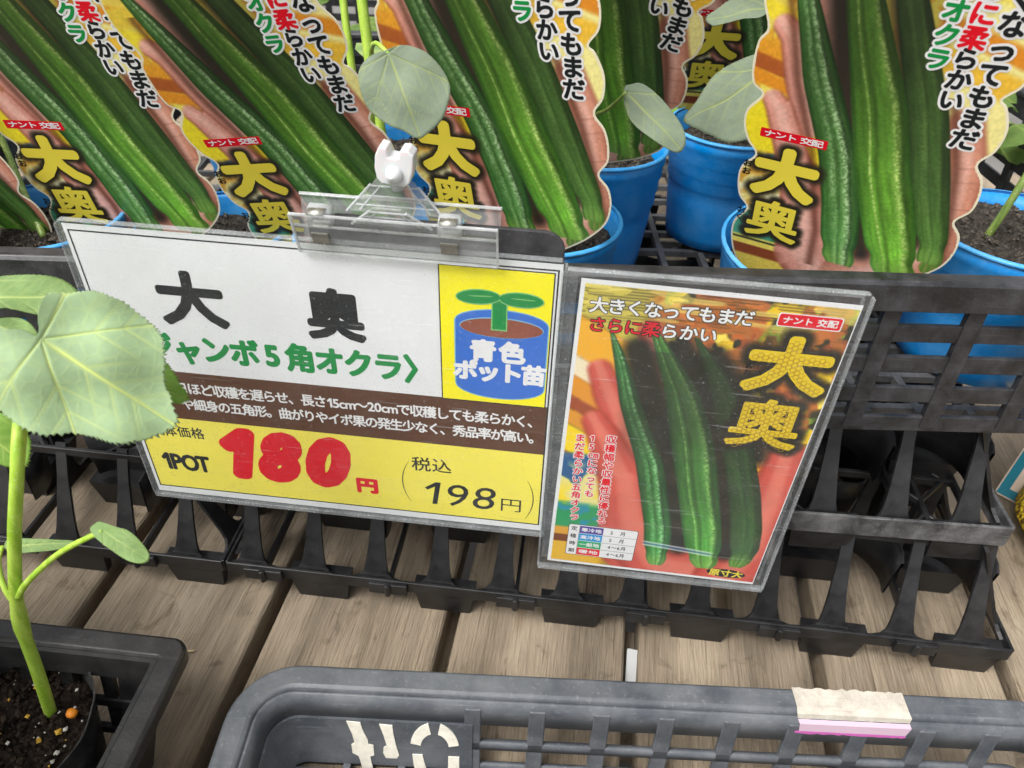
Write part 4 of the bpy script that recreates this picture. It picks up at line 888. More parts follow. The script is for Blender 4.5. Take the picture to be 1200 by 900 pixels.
# blue pot pictogram
def cup(g): 
    b = [(144.6-g, 258)]+[(144.6-g, 222)]
    b += [(166+ (21.4+g)*math.cos(math.radians(a)), 221.5+(7.6+g)*math.sin(math.radians(a))) for a in range(180, 361, 12)][1:-1]
    b += [(187.4+g, 222), (187.4+g, 258)] + [(166+(21.4+g)*math.cos(math.radians(a)), 258+(7+g)*math.sin(math.radians(a))) for a in range(12, 180, 12)]
    return b
pp(cup(.6), .00014, M_CUPL, 'drawn_pot_outline'); pp(cup(0), .00017, M_CUPB, 'drawn_pot')
pp(ell(166, 255.6, 19.6, 5.6), .00020, M_CUPL, 'drawn_soil_outline')
pp([(166+19.2*math.cos(t), 255.4+5.2*math.sin(t)) for t in [2*math.pi*i/36 for i in range(36)]], .00023, M_SOILP, 'drawn_soil')
pp(RC(161.2,254,168.6,270), .00026, M_LINE, 'drawn_stem_outline'); pp(RC(161.8,254.8,168,270), .00029, M_GREEN, 'drawn_stem')
for cx_, r_ in ((155.2, .06), (174.6, -.02)):
    pp(ell(cx_, 271.4, 10.4, 4.1, 32, r_), .00031+.00001*(r_ > 0), M_LINE, 'drawn_leaf_outline'); pp(ell(cx_, 271.4, 9.8, 3.5, 32, r_), .00035, M_GREEN, 'drawn_leaf'); pp(ell(cx_+1.0, 271.9, 5.6, .28, 16, r_), .00038, M_LINE, 'drawn_leaf_vein')
def LT(items, b, z, mat, par=pc, n=8): return link_mesh('lettering', L_(items, b, z, mat, n), par)
LT([('大', 18.2, 255.3, 34, 31, 0, 0, True), ('奥', 87.6, 254.4, 28, 29, 0, 0, 'box')], 1.35, .00004, M_INK, n=12)
gx = [(-18.5,'〈'),(-5.5,'ジ'),(9.5,'ャ'),(24.0,'ン'),(38.8,'ボ'),(52.8,'5'),(67,'角'),(81.8,'オ'),(96.3,'ク'),(111,'ラ'),(122.3,'〉')]
LT([(c, x, 226.8-(1.6 if c == 'ャ' else 0)+(0 if c != '5' else 0), 15.5, 17.5, 0, 0, 'box' if c in '5〉〈' else True) for x, c in gx], .8, .00004, M_GREEN, n=10)
LT(hrow('日ほど収穫を遅らせ、長さ15cm〜20cmで収穫しても柔らかく、', -3.5, 187.5, 200.2, 8.2, 7.6), .2, .00006, M_WINK, n=6)
LT(hrow('や細身の五角形。曲がりやイボ果の発生少なく、秀品率が高い。', -2.5, 188.5, 189.4, 8.2, 7.4), .2, .00006, M_WINK, n=6)
LT(hrow('本体価格', -26, 5, 168.6, 8.6), .12, .00005, M_INK, n=6)
LT(hrow('1POT', -25, 2.5, 145.3, 17, 12.5), .6, .00005, M_INK)
for ch, x0, x1 in (('1', 9.5, 31), ('8', 32.5, 58.5), ('0', 59, 86)):
    V_, F_, _ = glyph(ch); w0 = V_[:,0].max()-V_[:,0].min(); h0 = V_[:,1].max()-V_[:,1].min(); b = 3.5
    LT([(ch, (x0+x1)/2, 156.3, (x1-x0-2*b-1.5)/w0, (39.5-2*b)/h0, 0, .22, 'box')], b, .00005, M_RED, n=16)
LT([('円', 93.2, 141.4, 13, 12, 0, 0, 'box')], .8, .00005, M_RED, n=10)
LT(hrow('税込', 119, 141.5, 162.6, 11), .12, .00005, M_INK, n=6)
LT(hrow('198', 122.5, 166.5, 141.5, 25, 28, .14), 0, .00005, M_INK)
LT([('円', 174.2, 137.6, 13.5, 11.5, 0, 0, 'box')], 0, .00005, M_INK)
def arc(cx_, cy_, r_, a0, a1, wd, par):
    P_ = []; n = 16
    for i in range(n+1): a = math.radians(a0+(a1-a0)*i/n); k = wd*math.sin(math.pi*i/n)+.15; P_.append((cx_+(r_+k)*math.cos(a), cy_+(r_+k)*math.sin(a)))
    for i in range(n, -1, -1): a = math.radians(a0+(a1-a0)*i/n); P_.append((cx_+r_*math.cos(a), cy_+r_*math.sin(a)))
    return pp(P_ if a1 > a0 else P_[::-1], .00005, M_INK, 'bracket')
arc(147, 148.2, 33, 152, 208, .45, pc); arc(152.5, 143.2, 33.5, -27, 27, .45, pc)
LT(vcol('青色', 157.6, 241.8, 171.4, 241.8, 12.6), .75, .00021, M_WINK, n=10); LT(vcol('ポット苗', 149.2, 229.6, 182.2, 229.6, 12.2), .7, .00021, M_WINK, n=10)

def sleeve(name, label, x0, y0, x1, y1, inner, z0=-.0016, z1=.0014, tip=True):
    r = empty(name, SGN); tag(r, label, 'clear sleeve')
    O_ = rrect(x0, y0, x1, y1, 2.5, 4); b = MB()
    b.prism([(a*.001, c*.001) for a, c in O_], z1-.00012, z1); b.build('front_sheet', M_SLEEVE, r)
    MB().prism([(a*.001, c*.001) for a, c in O_], z0, z0+.00012).build('back_sheet', M_SLEEVE, r)
    ix0, iy0, ix1, iy1 = inner; e = .0006
    m_ = MB()
    for rr in (RC(x0+2, iy1+.5, x1-2, y1-1.2), RC(x0+1.6, y0+3.4, ix0-.3, iy1+.4), RC(ix1+.3, y0+3.4, x1-1.6, iy1+.4)):
        if rr[1][0]-rr[0][0] > .8 and rr[2][1]-rr[1][1] > .8: m_.prism([(a*.001, c*.001) for a, c in rr], -.0010, -.0008)
    m_.build('margin_film', M_MARGIN, r)
    s_ = MB()
    for rr in (RC(x0, y0-.8, x1, y0+1.9), RC(x0-.4, y0+1.9, x0+.7, y1-2), RC(x1-.7, y0+1.9, x1+.4, y1-2), RC(x0+2, y1-.6, x1-2, y1+.2)): s_.prism([(a*.001, c*.001) for a, c in rr], z0-.0002, z1+.0003)
    s_.build('welded_seam', M_SEAM, r, bevel=.0004); return r
sleeve('card_sleeve', 'clear dusty plastic sleeve around the price card', -36, 116.5, 193.5, 293.2, (-33.6,119.6,192,290.8))
sleeve('poster_sleeve', 'clear dusty plastic sleeve around the okra picture poster', 191.8, 92.5, 321.5, 291.2, (199,98,318,286), z0=.0018, z1=.0044)
# poster
def paint_poster():
    st = .40; u = np.arange(200.5, 316.6, st); v = np.arange(99, 283.9, st); U, V = np.meshgrid(u, v)
    I = np.zeros(U.shape+(3,)); I[:] = C(52,50,26); f1 = fbm(U, V, 22, 5, 3); f2 = fbm(U+30, V+11, 14, 8, 3); f3 = fbm(U-12, V+7, 12, 15, 3)
    I = mixc(I, sm(f1, .47, .55), C(196,112,44)); I = mixc(I, sm(f2, .52, .58), C(240,200,30)); I = mixc(I, sm(f3, .55, .63), C(120,160,50)); I = mixc(I, sm(fbm(U+70, V, 9, 44, 3), .58, .64), C(38,40,20)); I = mixc(I, sm(fbm(U, V+50, 8, 54, 3), .62, .68), C(250,226,90)); I = mixc(I, sm(f1*f3, .30, .36)*.8, C(196,92,44))
    lf = sm(-U, -236, -226)
    d1 = V+.55*(U-200)
    for a, b, c in ((268,300,C(206,190,80)), (246,268,C(240,176,40)), (234,246,C(240,226,190)), (222,234,C(226,150,40)), (214,222,C(160,74,34)), (204,214,C(222,150,46)), (186,204,C(246,214,20))):
        I = mixc(I, lf*sm(d1, a-1.5, a+1.5)*sm(-d1, -b-1.5, -b+1.5), c)
    I = mixc(I, lf*sm(-V, -186, -182), C(30,90,140)); I = mixc(I, lf*sm(-V, -180, -170)*sm(f2, .42, .5), C(232,222,140)); I = mixc(I, lf*sm(-V, -168, -150)*sm(f1, .5, .58), C(250,220,40))
    I = mixc(I, lf*sm(-V, -150, -144), C(36,150,90)); I = mixc(I, lf*sm(-V, -150, -144)*sm(f3, .52, .58), C(30,140,160)); I = mixc(I, lf*sm(-V, -129, -127), C(220,160,50)); I = mixc(I, lf*sm(-V, -122, -121), C(120,60,24)); I = mixc(I, lf*sm(-V, -116, -115), C(226,178,50))
    mt = sm(V, 262, 272); I = mixc(I, mt*(.35+.3*np.sin(V*4.2))*(vnoise(U, V*6, 9, 2) > .45), C(60,56,30)); I = mixc(I, mt*sm(vnoise(U, V*5, 14, 4), .55, .7)*.6, C(244,226,120))
    red, rh, rd = C(204,84,70), C(226,128,108), C(150,44,34)
    for pts in ([(232,262,6),(238,240,6),(244,222,6)], [(212.5,238.5,6),(218,226,8),(228,204,9),(242,180,9)], [(213.5,207,6.5),(220,196,9),(232,170,13),(242,145,18),(246,116,20)], [(236,160,14),(244,130,20),(262,104,20),(300,104,16)], [(309,198,9),(310,160,13),(308,122,16),(300,100,18)]):
        I = finger(I, U, V, pts, red, rh, C(170,60,44), 1.8)
    dk = C(26,26,16)
    for pts in ([(228,252,7),(242,214,9),(258,170,9),(270,122,6)], [(246,252,9),(270,214,12),(284,170,12),(296,124,9)], [(262,250,8),(284,214,9),(292,196,8)]):
        mk, _ = cap_mask(U, V, pts, 4.); I = mixc(I, mk*.95, dk)
    I = okra(I, U, V, [(110,304,3),(114,305,6),(122,306,8),(143,302.5,8.5),(170,295,8.5),(196,286,8),(234,271,7),(252,259,3),(262,252,1)], C(34,58,28), C(52,86,40), C(84,124,64), [(-.2,.2,.3),(.5,.12,.3)], 51, .8)
    I = okra(I, U, V, [(104,260,3),(107,260,5.5),(114,259,7),(136,256.5,7.6),(184,244,7.2),(219,229.5,5.4),(248,220,2.8),(260,215,.8)], C(26,76,32), C(50,122,50), C(160,226,156), [(-.3,.2,.5),(.3,.22,.9)], 61, .9)
    I = okra(I, U, V, [(106,287,4),(110,286.5,8),(118,284.5,10),(139,279.5,10.6),(180,268.5,11),(206,260.5,10.4),(231,251.5,8),(250,241,4.6),(266,232,1.2)], C(40,92,36), C(74,140,54), C(176,226,126), [(-.38,.05,.8),(.52,.15,.7)], 71, .9)
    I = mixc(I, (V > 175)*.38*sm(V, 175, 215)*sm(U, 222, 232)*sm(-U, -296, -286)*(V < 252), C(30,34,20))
    for k, c in enumerate((C(226,238,240), C(70,110,190), C(230,240,240))): I = mixc(I, np.exp(-((V-121.5+k*1.3+.09*(U-270))/.55)**2)*sm(U, 249, 252)*sm(-U, -292, -286)*.8, c)
    I = glow(I, U, V, '大', 295.5, 251, 38, 31, 2, 6.5, C(30,26,12)); I = glow(I, U, V, '奥', 294, 216, 35, 31, 1, 5.5, C(30,26,12))
    return U, V, I
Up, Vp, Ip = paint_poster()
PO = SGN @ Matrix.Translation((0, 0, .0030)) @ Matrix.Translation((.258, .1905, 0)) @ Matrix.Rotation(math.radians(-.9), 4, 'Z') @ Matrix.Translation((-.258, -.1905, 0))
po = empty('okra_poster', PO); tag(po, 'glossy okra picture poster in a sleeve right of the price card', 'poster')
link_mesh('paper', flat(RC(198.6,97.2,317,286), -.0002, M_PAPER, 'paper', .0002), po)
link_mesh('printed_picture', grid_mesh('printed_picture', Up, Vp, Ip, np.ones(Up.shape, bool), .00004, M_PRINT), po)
def LP(items, b, z, mat, n=8): return link_mesh('lettering', L_(items, b, z, mat, n), po)
r1 = vcol('大きくなってもまだ', 207.6, 273.4, 270.4, 274.2, 8.6); r2 = vcol('さらに柔', 208, 263.4, 232, 263.6, 8.4); r3 = vcol('らかい', 240, 263.6, 257, 263.6, 8.4)
LP(r1+r3+r2, .62, .00008, M_DARKP, 10); LP(r1+r3, .22, .00016, M_WINK, 6); LP(r2, .12, .00016, M_RED, 6)
q1 = vcol('収穫幅や収量性に優れる', 223, 196, 225.4, 136, 5.6); q2 = vcol('15㎝になっても', 215, 195.5, 216.4, 156, 5.4); q3 = vcol('まだ柔らかい五角オクラ', 207.6, 195, 210.4, 136.4, 5.4)
LP(q1+q2+q3, .55, .00008, M_WINK, 10); LP(q1+q2+q3, .16, .00016, M_RED, 6)
pp(rrect(284.2,272.0,311.6,279.0,1.2), .00007, M_WINK, 'logo_outline', par=po); pp(rrect(284.7,272.5,311.1,278.5,1.0), .00010, M_RED, 'logo_strip', par=po); LP(hrow('ナント 交配', 286.2, 309.8, 275.5, 4.0, 4.6), .12, .00014, M_WINK, 6)
LP([('大', 295.5, 251, 38, 31, 0, 0, True)], 1.9, .00008, M_GOLD2, 14); LP([('奥', 294, 216, 35, 31, 0, 0, True)], .85, .00008, M_GOLD2, 10)
# hexagon tracery on the gold name
def inside_glyph(ch, cx_, cy_, sx, sy, b):
    V_, F_, _ = glyph(ch); P_ = (V_-np.array([(V_[:,0].min()+V_[:,0].max())/2, (V_[:,1].min()+V_[:,1].max())/2]))*np.array([sx, sy])+np.array([cx_, cy_])
    def test(x, y):
        for f in F_:
            q = P_[list(f)]
            if abs(sum(q[i-1][0]*q[i][1]-q[i][0]*q[i-1][1] for i in range(len(q)))) < 1e-4: continue
            s_ = [(q[(i+1) % len(q)][0]-q[i][0])*(y-q[i][1])-(q[(i+1) % len(q)][1]-q[i][1])*(x-q[i][0]) for i in range(len(q))]
            if all(k >= -1e-6 for k in s_) or all(k <= 1e-6 for k in s_): return True
        return False
    return test
hx = MB()
for (ch, cx_, cy_, sx, sy) in (('大', 295.5, 251, 38, 31), ('奥', 294, 216, 35, 31)):
    tst = inside_glyph(ch, cx_, cy_, sx, sy, .6); s_ = 1.5
    for i in range(-14, 15):
        for j in range(-12, 13):
            x = cx_ + i*s_*1.5; y = cy_ + (j+(i % 2)/2)*s_*1.732
            if not any(tst(x+ex, y+ey) for ex, ey in ((0,0),(.9,0),(-.9,0),(0,.9),(0,-.9))): continue
            for k in range(6):
                a, b_ = math.radians(60*k), math.radians(60*k+60)
                for ro in (1,):
                    hx.add([(x+s_*.96*math.cos(a), y+s_*.96*math.sin(a), .00024), (x+s_*.96*math.cos(b_), y+s_*.96*math.sin(b_), .00024), (x+s_*.80*math.cos(b_), y+s_*.80*math.sin(b_), .00024), (x+s_*.80*math.cos(a), y+s_*.80*math.sin(a), .00024)], [(0,1,2,3)])
mm(hx).build('gold_tracery', paperm('tracery_print', srgb(176,140,20)), po)
LP(vcol('おお', 278.3, 249.6, 278.3, 245.8, 3.6), .12, .00016, M_INK, 6); LP(vcol('おく', 278, 219, 278, 215.2, 3.4), .12, .00016, M_INK, 6)
pp(ell(300.2, 104.2, 11, 3.5, 28, -.03), .00007, M_INK, 'size_note_oval', par=po); LP(hrow('原寸大', 290.6, 309.8, 104.2, 6.0), .2, .00014, M_GOLD, 6)
pp(rrect(208.2,105,246.8,130.8,1.2), .00007, M_INK, 'table_outline', par=po); pp(rrect(208.5,105.3,246.5,130.5,1.1), .00010, M_WINK, 'table_ground', par=po)
for k, (mt_, ta, tb) in enumerate(((M_PURP,'寒冷地','5月'), (M_SKYB,'高冷地','5月'), (M_GRN2,'一般地','4〜6月'), (M_RED,'暖地','4〜6月'))):
    y1_ = 130-k*6.15; pp(RC(214.6,y1_-5.9,227.6,y1_-.1), .00013, mt_, 'table_cell', par=po); LP(hrow(ta, 215.4, 226.8, y1_-3, 3.4), .1, .00017, M_WINK, 4); LP(hrow(tb, 231.5, 242, y1_-3, 3.6, 3.2), .06, .00013, M_INK, 4)
    if k: pp(RC(227.6,y1_-.08,246.3,y1_+.14), .00013, M_INK, 'table_line', par=po)
pp(RC(214.25,105.6,214.5,130.2), .00013, M_INK, 'table_line', par=po); LP(vcol('定植時期', 211.4, 127.4, 211.4, 108.6, 3.6), .08, .00013, M_INK, 4)

# black backing board behind the card and the clear clip that carries it
bb = MB().prism([(a*.001, c*.001) for a, c in rrect(80, 150, 192, 304.5, 9, 6)], -.0046, -.0022).build('backing_board', M_CRATE, None, bevel=.0005)
bb.matrix_world = SGN; tag(bb, 'black board with rounded corners behind the price card and clip', 'board')
clip = empty('sign_clip', SGN @ Matrix.Translation((.119, .3005, 0))); tag(clip, 'clear plastic sign clip with a white swivel joint holding the price card', 'clip')
X0, X1 = -.0420, .0450
def bent(profile, x0, x1, th):          # sheet bent along x: profile (y, z) polyline, thickness th
    b = MB(); n = len(profile)
    for i, (y, z) in enumerate(profile):
        a = profile[max(0, i-1)]; c = profile[min(n-1, i+1)]; t = Vector((c[0]-a[0], c[1]-a[1])).normalized(); nx_, ny_ = -t.y*th, t.x*th
        b.v += [(x0, y, z), (x1, y, z), (x1, y+nx_, z+ny_), (x0, y+nx_, z+ny_)]
    for i in range(n-1):
        for k in range(4): b.f.append((i*4+k, i*4+(k+1) % 4, i*4+4+(k+1) % 4, i*4+4+k))
    b.f += [(3,2,1,0), tuple((n-1)*4+k for k in range(4))]; return b
bent([(-.012,.0024),(-.004,.0034),(.002,.0050),(.006,.0080),(.0085,.0085)], X0, X1, .0011).build('front_jaw', M_CLIP, clip, bevel=.0003)
bent([(-.010,-.0052),(.002,-.0062),(.0095,-.0070),(.0118,-.0052)], X0, X1, .0011).build('back_jaw', M_CLIP, clip, bevel=.0003)
for (y, z) in ((-.0118,.0030),(.0085,.0088),(.0020,.0056),(.0112,-.0060)): MB().bar((X0-.0003, y, z), (X1+.0003, y, z), .0010, .0012).build('jaw_edge', M_CLIPEDGE, clip, bevel=.0002)
for x in (X0, X1): MB().bar((x, -.0115, .0032), (x, .0085, .0088), .0009, .0014, up=(0,0,1)).build('jaw_edge', M_CLIPEDGE, clip)
MSPR = plastic('pale_metal_spring', (.42,.41,.36), (.7,.7,.66), .4, .22, 90)
MSPR.node_tree.nodes['Principled BSDF'].inputs['Metallic'].default_value = .85
for x in (-.031, .0245):
    MB().tube([(x-.0045, .0052, .0020), (x+.0045, .0052, .0020)], .0052, 16).build('hinge_barrel', M_CLIPEDGE, clip, True)
    bent([(.0085,.0092),(.0098,.0062),(.0086,.0020)], x-.0036, x+.0036, .0007).build('spring', MSPR, clip, True)
    bent([(-.0060,.0046),(-.0028,.0052),(-.0005,.0060)], x-.0036, x+.0036, .0009).build('spring', MSPR, clip)
def trap(y0, y1, w0, w1, z, th, tilt, n):
    M_ = Matrix.Translation((0, y0, z)) @ Matrix.Rotation(tilt, 4, 'X'); h_ = y1-y0; w1 /= 2; w0 /= 2
    MB().prism([(-w0, 0), (w0, 0), (w1, h_*.82), (w1*.8, h_), (-w1*.8, h_), (-w1, h_*.82)], 0, th, M_).build(n, M_CLIP, clip, bevel=.0004)
    for s_ in (-1, 1):
        a = M_ @ Vector((s_*w0, 0, th)); c = M_ @ Vector((s_*w1, h_*.85, th)); MB().tube([a, c], .0006, 6).build('lever_rib', M_CLIPEDGE, clip)
        a = M_ @ Vector((s_*w0*.72, .001, th)); c = M_ @ Vector((s_*w1*.6, h_*.8, th)); MB().tube([a, c], .0004, 6).build('lever_rib', M_CLIPEDGE, clip)
    for f in (.22, .5, .8): a = M_ @ Vector((-(w0+(w1-w0)*f)*.9, h_*f, th)); c = M_ @ Vector(((w0+(w1-w0)*f)*.9, h_*f, th)); MB().tube([a, c], .0004, 6).build('lever_rib', M_CLIPEDGE, clip)
trap(.0045, .0165, .034, .015, .0030, .0012, math.radians(30), 'front_lever'); trap(.0060, .0205, .042, .020, -.0040, .0012, math.radians(-8), 'back_lever')
MB().tube([(.002, .0180, -.002), (.002, .0240, -.002)], .0026, 14).build('swivel_neck', M_CLIPEDGE, clip, True)
jw = plain('white_nylon', (.62,.63,.64), .35); jw.node_tree.nodes['Principled BSDF'].inputs['Subsurface Weight'].default_value = .4; jw.node_tree.nodes['Principled BSDF'].inputs['Subsurface Scale'].default_value = .004
J = MB()
U_ = [(-.0078,-.007),(-.0055,-.0092),(.0055,-.0092),(.0078,-.007),(.0090,-.001),(.0090,.0070),(.0060,.0092),(.0026,.0088),(.0020,.0050),(.0002,.0042),(-.0030,.0044),(-.0038,.0084),(-.0074,.0090),(-.0090,.0040),(-.0090,-.002)]
U_ = [(a*.86, c*.84) for a, c in U_]
J.prism(U_, -.0045, .0045, Matrix.Translation((.0020, .0292, -.002)) @ Matrix.Rotation(math.radians(-6), 4, 'Z'))
J.build('white_joint', jw, clip, False, bevel=.0006, segs=2)
for p_ in clip.children[-1].data.polygons: p_.use_smooth = False
MB().lathe([(.0001, -.0038), (.0028, -.0026), (.0038, 0), (.0028, .0026), (.0001, .0038)], 16).build('swivel_ball', plain('clear_ball', (.6,.62,.62), .15), clip, True, m=Matrix.Translation((.0020, .0262, .0030)))

# ================================================================ grey basket in the foreground
fb = empty('grey_basket', Matrix.Translation((-.1695, .2095, 0)) @ Matrix.Rotation(math.atan(.1176), 4, 'Z'))
tag(fb, 'grey slotted plastic basket in the foreground with a torn white sticker', 'basket')
FW, FD, FZ = .46, .33, .066
rim_loop(0, -FD, FW, 0, .034, [(0,FZ-.012),(.0004,FZ-.002),(-.0012,FZ),(-.0115,FZ+.0002),(-.0135,FZ-.0006),(-.0145,FZ-.0030),(-.0125,FZ-.0030),(-.002,FZ-.003),(-.0018,FZ-.012)], 12).build('rim', M_BASKET, fb, bevel=.0008)
def ringwall(za, zb_, n=12, t=.0024, da=None):
    d = lambda z: .0133+.009*(FZ-z)/FZ
    return rim_loop(0, -FD, FW, 0, .034, [(-d(za), za), (-d(zb_), zb_), (-d(zb_)-t, zb_), (-d(za)-t, za)], n)
ringwall(.0445, FZ-.0025).build('upper_wall', M_BASKET, fb, True)
ringwall(.0235, .0295, t=.0030).build('middle_bar', M_BASKET, fb, True); ringwall(.002, .009).build('lower_wall', M_BASKET, fb, True)
d = lambda z: .0133+.009*(FZ-z)/FZ
RF = [(0,1,2,3),(7,6,5,4),(0,4,5,1),(1,5,6,2),(2,6,7,3),(3,7,4,0)]
rbm = MB().add([(-.0046, -d(.004)-.0030, .004), (.0046, -d(.004)-.0030, .004), (.0046, -d(.004)+.0006, .004), (-.0046, -d(.004)+.0006, .004), (-.0046, -d(.058)-.0030, .058), (.0046, -d(.058)-.0030, .058), (.0046, -d(.058)+.0006, .058), (-.0046, -d(.058)+.0006, .058)], RF).mesh('wall_rib', M_BASKET)
def rib_at(m):
    o = link_mesh('wall_rib', rbm, fb, m); bv = o.modifiers.new('Bevel', 'BEVEL'); bv.width = .0006
for i in range(9): rib_at(Matrix.Translation((.1285+i*.0352, 0, 0)))
for i in range(11): rib_at(Matrix.Translation((.04+i*.0352, -FD, 0)) @ Matrix.Rotation(math.pi, 4, 'Z'))
for i in range(7): rib_at(Matrix.Translation((FW, -.06-i*.0352, 0)) @ Matrix.Rotation(-math.pi/2, 4, 'Z'))
# solid corner panel: swept round the left corner
Pq = rrect(0, -FD, FW, 0, .034, 12); seg = [p for p in Pq if (p[0] < .12 and p[1] > -.30)]
seg = [(.1285, 0)] + sorted([p for p in Pq if p[0] < .035 and p[1] > -.035 ], key=lambda p: -math.atan2(p[1]+.034, .034-p[0]) if False else (-p[0], -p[1])) + [(0, -.30)]
pb = MB(); k_ = len(seg)
for i, (x, y) in enumerate(seg):
    a = Vector(seg[max(0, i-1)]); c = Vector(seg[min(k_-1, i+1)]); t = (c-a).normalized(); nx_, ny_ = t.y, -t.x   # outward
    if (Vector((x, y))+Vector((nx_, ny_))*.01 - Vector((.1, -.1))).length > (Vector((x, y)) - Vector((.1, -.1))).length: nx_, ny_ = -nx_, -ny_
    for (z, e_) in ((.006, 0), (.0455, 0), (.0455, .0036), (.006, .0036)): q_ = d(z)+e_+.0001; pb.v.append((x+nx_*q_, y+ny_*q_, z))
for i in range(k_-1):
    for j in range(4): pb.f.append((i*4+j, i*4+(j+1) % 4, i*4+4+(j+1) % 4, i*4+4+j))
pb.f += [(3,2,1,0), tuple((k_-1)*4+j for j in range(4))]
pb.build('corner_panel', M_BASKET, fb, False)
ff = MB()
for i in range(14): ff.box((.025+i*.0315-.002, -FD+.024, .002), (.025+i*.0315+.002, -.022, .0055))
for j in range(10): ff.box((.022, -.03-j*.03-.002, .0022), (FW-.022, -.03-j*.03+.002, .0052))
ff.build('floor_grid', M_BASKET, fb)
# white letter strokes crossing the corner panel
M_MARK = plastic('worn_white_marking', srgb(232,228,214), srgb(190,184,168), .6, .6, 160, .3)
GX = lambda px: .0595 + (px-405)*.000475; GZ = lambda py: .0440 - (py-842)*.00062
def stroke(pts, nm='painted_mark'):
    b = MB(); n = len(pts); V_ = [(GX(x), -d(GZ(y))-.0036, GZ(y)) for x, y in pts]; W_ = [(x, y-.0006, z) for x, y, z in V_]
    b.add(V_+W_, [tuple(range(n)), tuple(reversed(range(n, 2*n)))]+[(i, n+i, n+(i+1) % n, (i+1) % n) for i in range(n)]); return b.build(nm, M_MARK, fb)
stroke([(404,841),(420,842),(422,852),(427,866),(427,872),(433,874),(433,888),(428,890),(429,900),(431,915),(417,915),(416,900),(414,890),(407,886),(407,874),(411,871),(409,858),(406,848)])
stroke([(442,843),(457,844),(458,858),(460,872),(463,886),(460,891),(447,891),(444,884),(445,876),(449,873),(446,858)])
def ringseg(cx_, cy_, ro, ri, a0, a1, e=1.25):
    A_ = [math.radians(a0+(a1-a0)*i/8) for i in range(9)]; return [(cx_+ro*math.cos(a), cy_-ro*e*math.sin(a)) for a in A_]+[(cx_+ri*math.cos(a), cy_-ri*e*math.sin(a)) for a in reversed(A_)]
stroke(ringseg(506, 874, 29, 17, 104, 170)); stroke(ringseg(506, 874, 29, 17, 76, 10)); stroke([(479,884),(491,884),(494,900),(498,915),(484,915),(480,900)]); stroke([(522,885),(535,885),(535,915),(521,915)])
# torn white sticker with a magenta line, folded over the rim
def sticker():
    rs = random.Random(5); b = MB(); n = 26; x0, x1 = .3025, .3640; prof = [(-.0002, FZ+.0006), (-.0115, FZ+.0009), (-.0150, FZ+.0004), (-.0159, FZ-.003)]
    white = MB(); pinkb = MB(); mag = MB()
    def strip(mb_, pr, ja, jb):
        k = len(pr); b0 = len(mb_.v)
        for i in range(n+1):
            x = x0+(x1-x0)*i/n
            for j, (y, z) in enumerate(pr):
                e = rs.uniform(-1, 1)*(.0007 if j in (0, k-1) else .0001); xx = x + (rs.uniform(-.0012, .0012) if i in (0, n) else 0)
                wr = .00005*math.sin(i*1.3+j*1.7)+.00012*rs.random(); mb_.v.append((xx, y+(e if j == 0 and ja else 0)-wr*(j > 2), z+wr*(j <= 2)+(e if j == k-1 and jb else 0)))
        for i in range(n):
            for j in range(k-1): mb_.f.append((b0+i*k+j, b0+i*k+j+1, b0+(i+1)*k+j+1, b0+(i+1)*k+j))
    strip(white, prof[:4], True, False); x0 += .002; strip(pinkb, [(-.0159, FZ-.003), (-.0176,FZ-.0052), (-.0182,.0545)], False, False); strip(mag, [(-.0182,.0545), (-.0184,.0525)], False, True)
    return white, pinkb, mag
w_, p_, g_ = sticker()
for mb_, nm, mt_ in ((w_, 'sticker', plastic('torn_white_sticker', srgb(196,190,178), srgb(150,140,126), .7, .6, 120, .6)), (p_, 'sticker_lower_part', paperm('pinkish_sticker', srgb(198,172,188))), (g_, 'sticker_line', paperm('magenta_line', srgb(190,96,168)))):
    o = mb_.build(nm, mt_, fb); so = o.modifiers.new('Solidify', 'SOLIDIFY'); so.thickness = .00012; so.offset = 1

# ================================================================ black basket at the lower left with a potted seedling
lb = empty('black_basket', Matrix.Translation((-.1915, .2045, 0)) @ Matrix.Rotation(math.radians(3), 4, 'Z'))
tag(lb, 'small black slotted basket at the lower left with a potted seedling', 'basket')
LWd, LDp, LZ = .30, .26, .090
rim_loop(-LWd, -LDp, 0, 0, .010, [(0,LZ-.009),(0,LZ-.0018),(-.0018,LZ),(-.0115,LZ),(-.013,LZ-.0015),(-.0135,LZ-.013),(-.0118,LZ-.013),(-.0112,LZ-.003),(-.0015,LZ-.003),(-.0012,LZ-.009)], 6).build('rim', M_LBASKET, lb, bevel=.0005)
dl = lambda z: .0125+.020*(LZ-z)/LZ
def lring(za, zb_, t=.0024): return rim_loop(-LWd, -LDp, 0, 0, .012, [(-dl(za), za), (-dl(zb_), zb_), (-dl(zb_)-t, zb_), (-dl(za)-t, za)], 6)
lring(.0745, LZ-.002).build('upper_wall', M_LBASKET, lb); lring(.0535, .0580, .003).build('wall_bar', M_LBASKET, lb); lring(.0330, .0375, .003).build('wall_bar', M_LBASKET, lb); lring(.002, .015).build('lower_wall', M_LBASKET, lb)
def lribm(w0, w1):
    V_ = []
    for z in (.004, .078):
        k = -dl(z); V_ += [(-w0, k-w1, z), (w0, k-w1, z), (w0, k+w1, z), (-w0, k+w1, z)]
    return MB().add(V_, [(3,2,1,0),(4,5,6,7),(0,1,5,4),(1,2,6,5),(2,3,7,6),(3,0,4,7)]).mesh('wall_rib', M_LBASKET)
lrm = lribm(.0034, .0016)
for i in range(11):
    link_mesh('wall_rib', lrm, lb, Matrix.Translation((-.043-i*.0225, 0, 0))); link_mesh('wall_rib', lrm, lb, Matrix.Translation((-.043-i*.0225, -LDp, 0)) @ Matrix.Rotation(math.pi, 4, 'Z'))
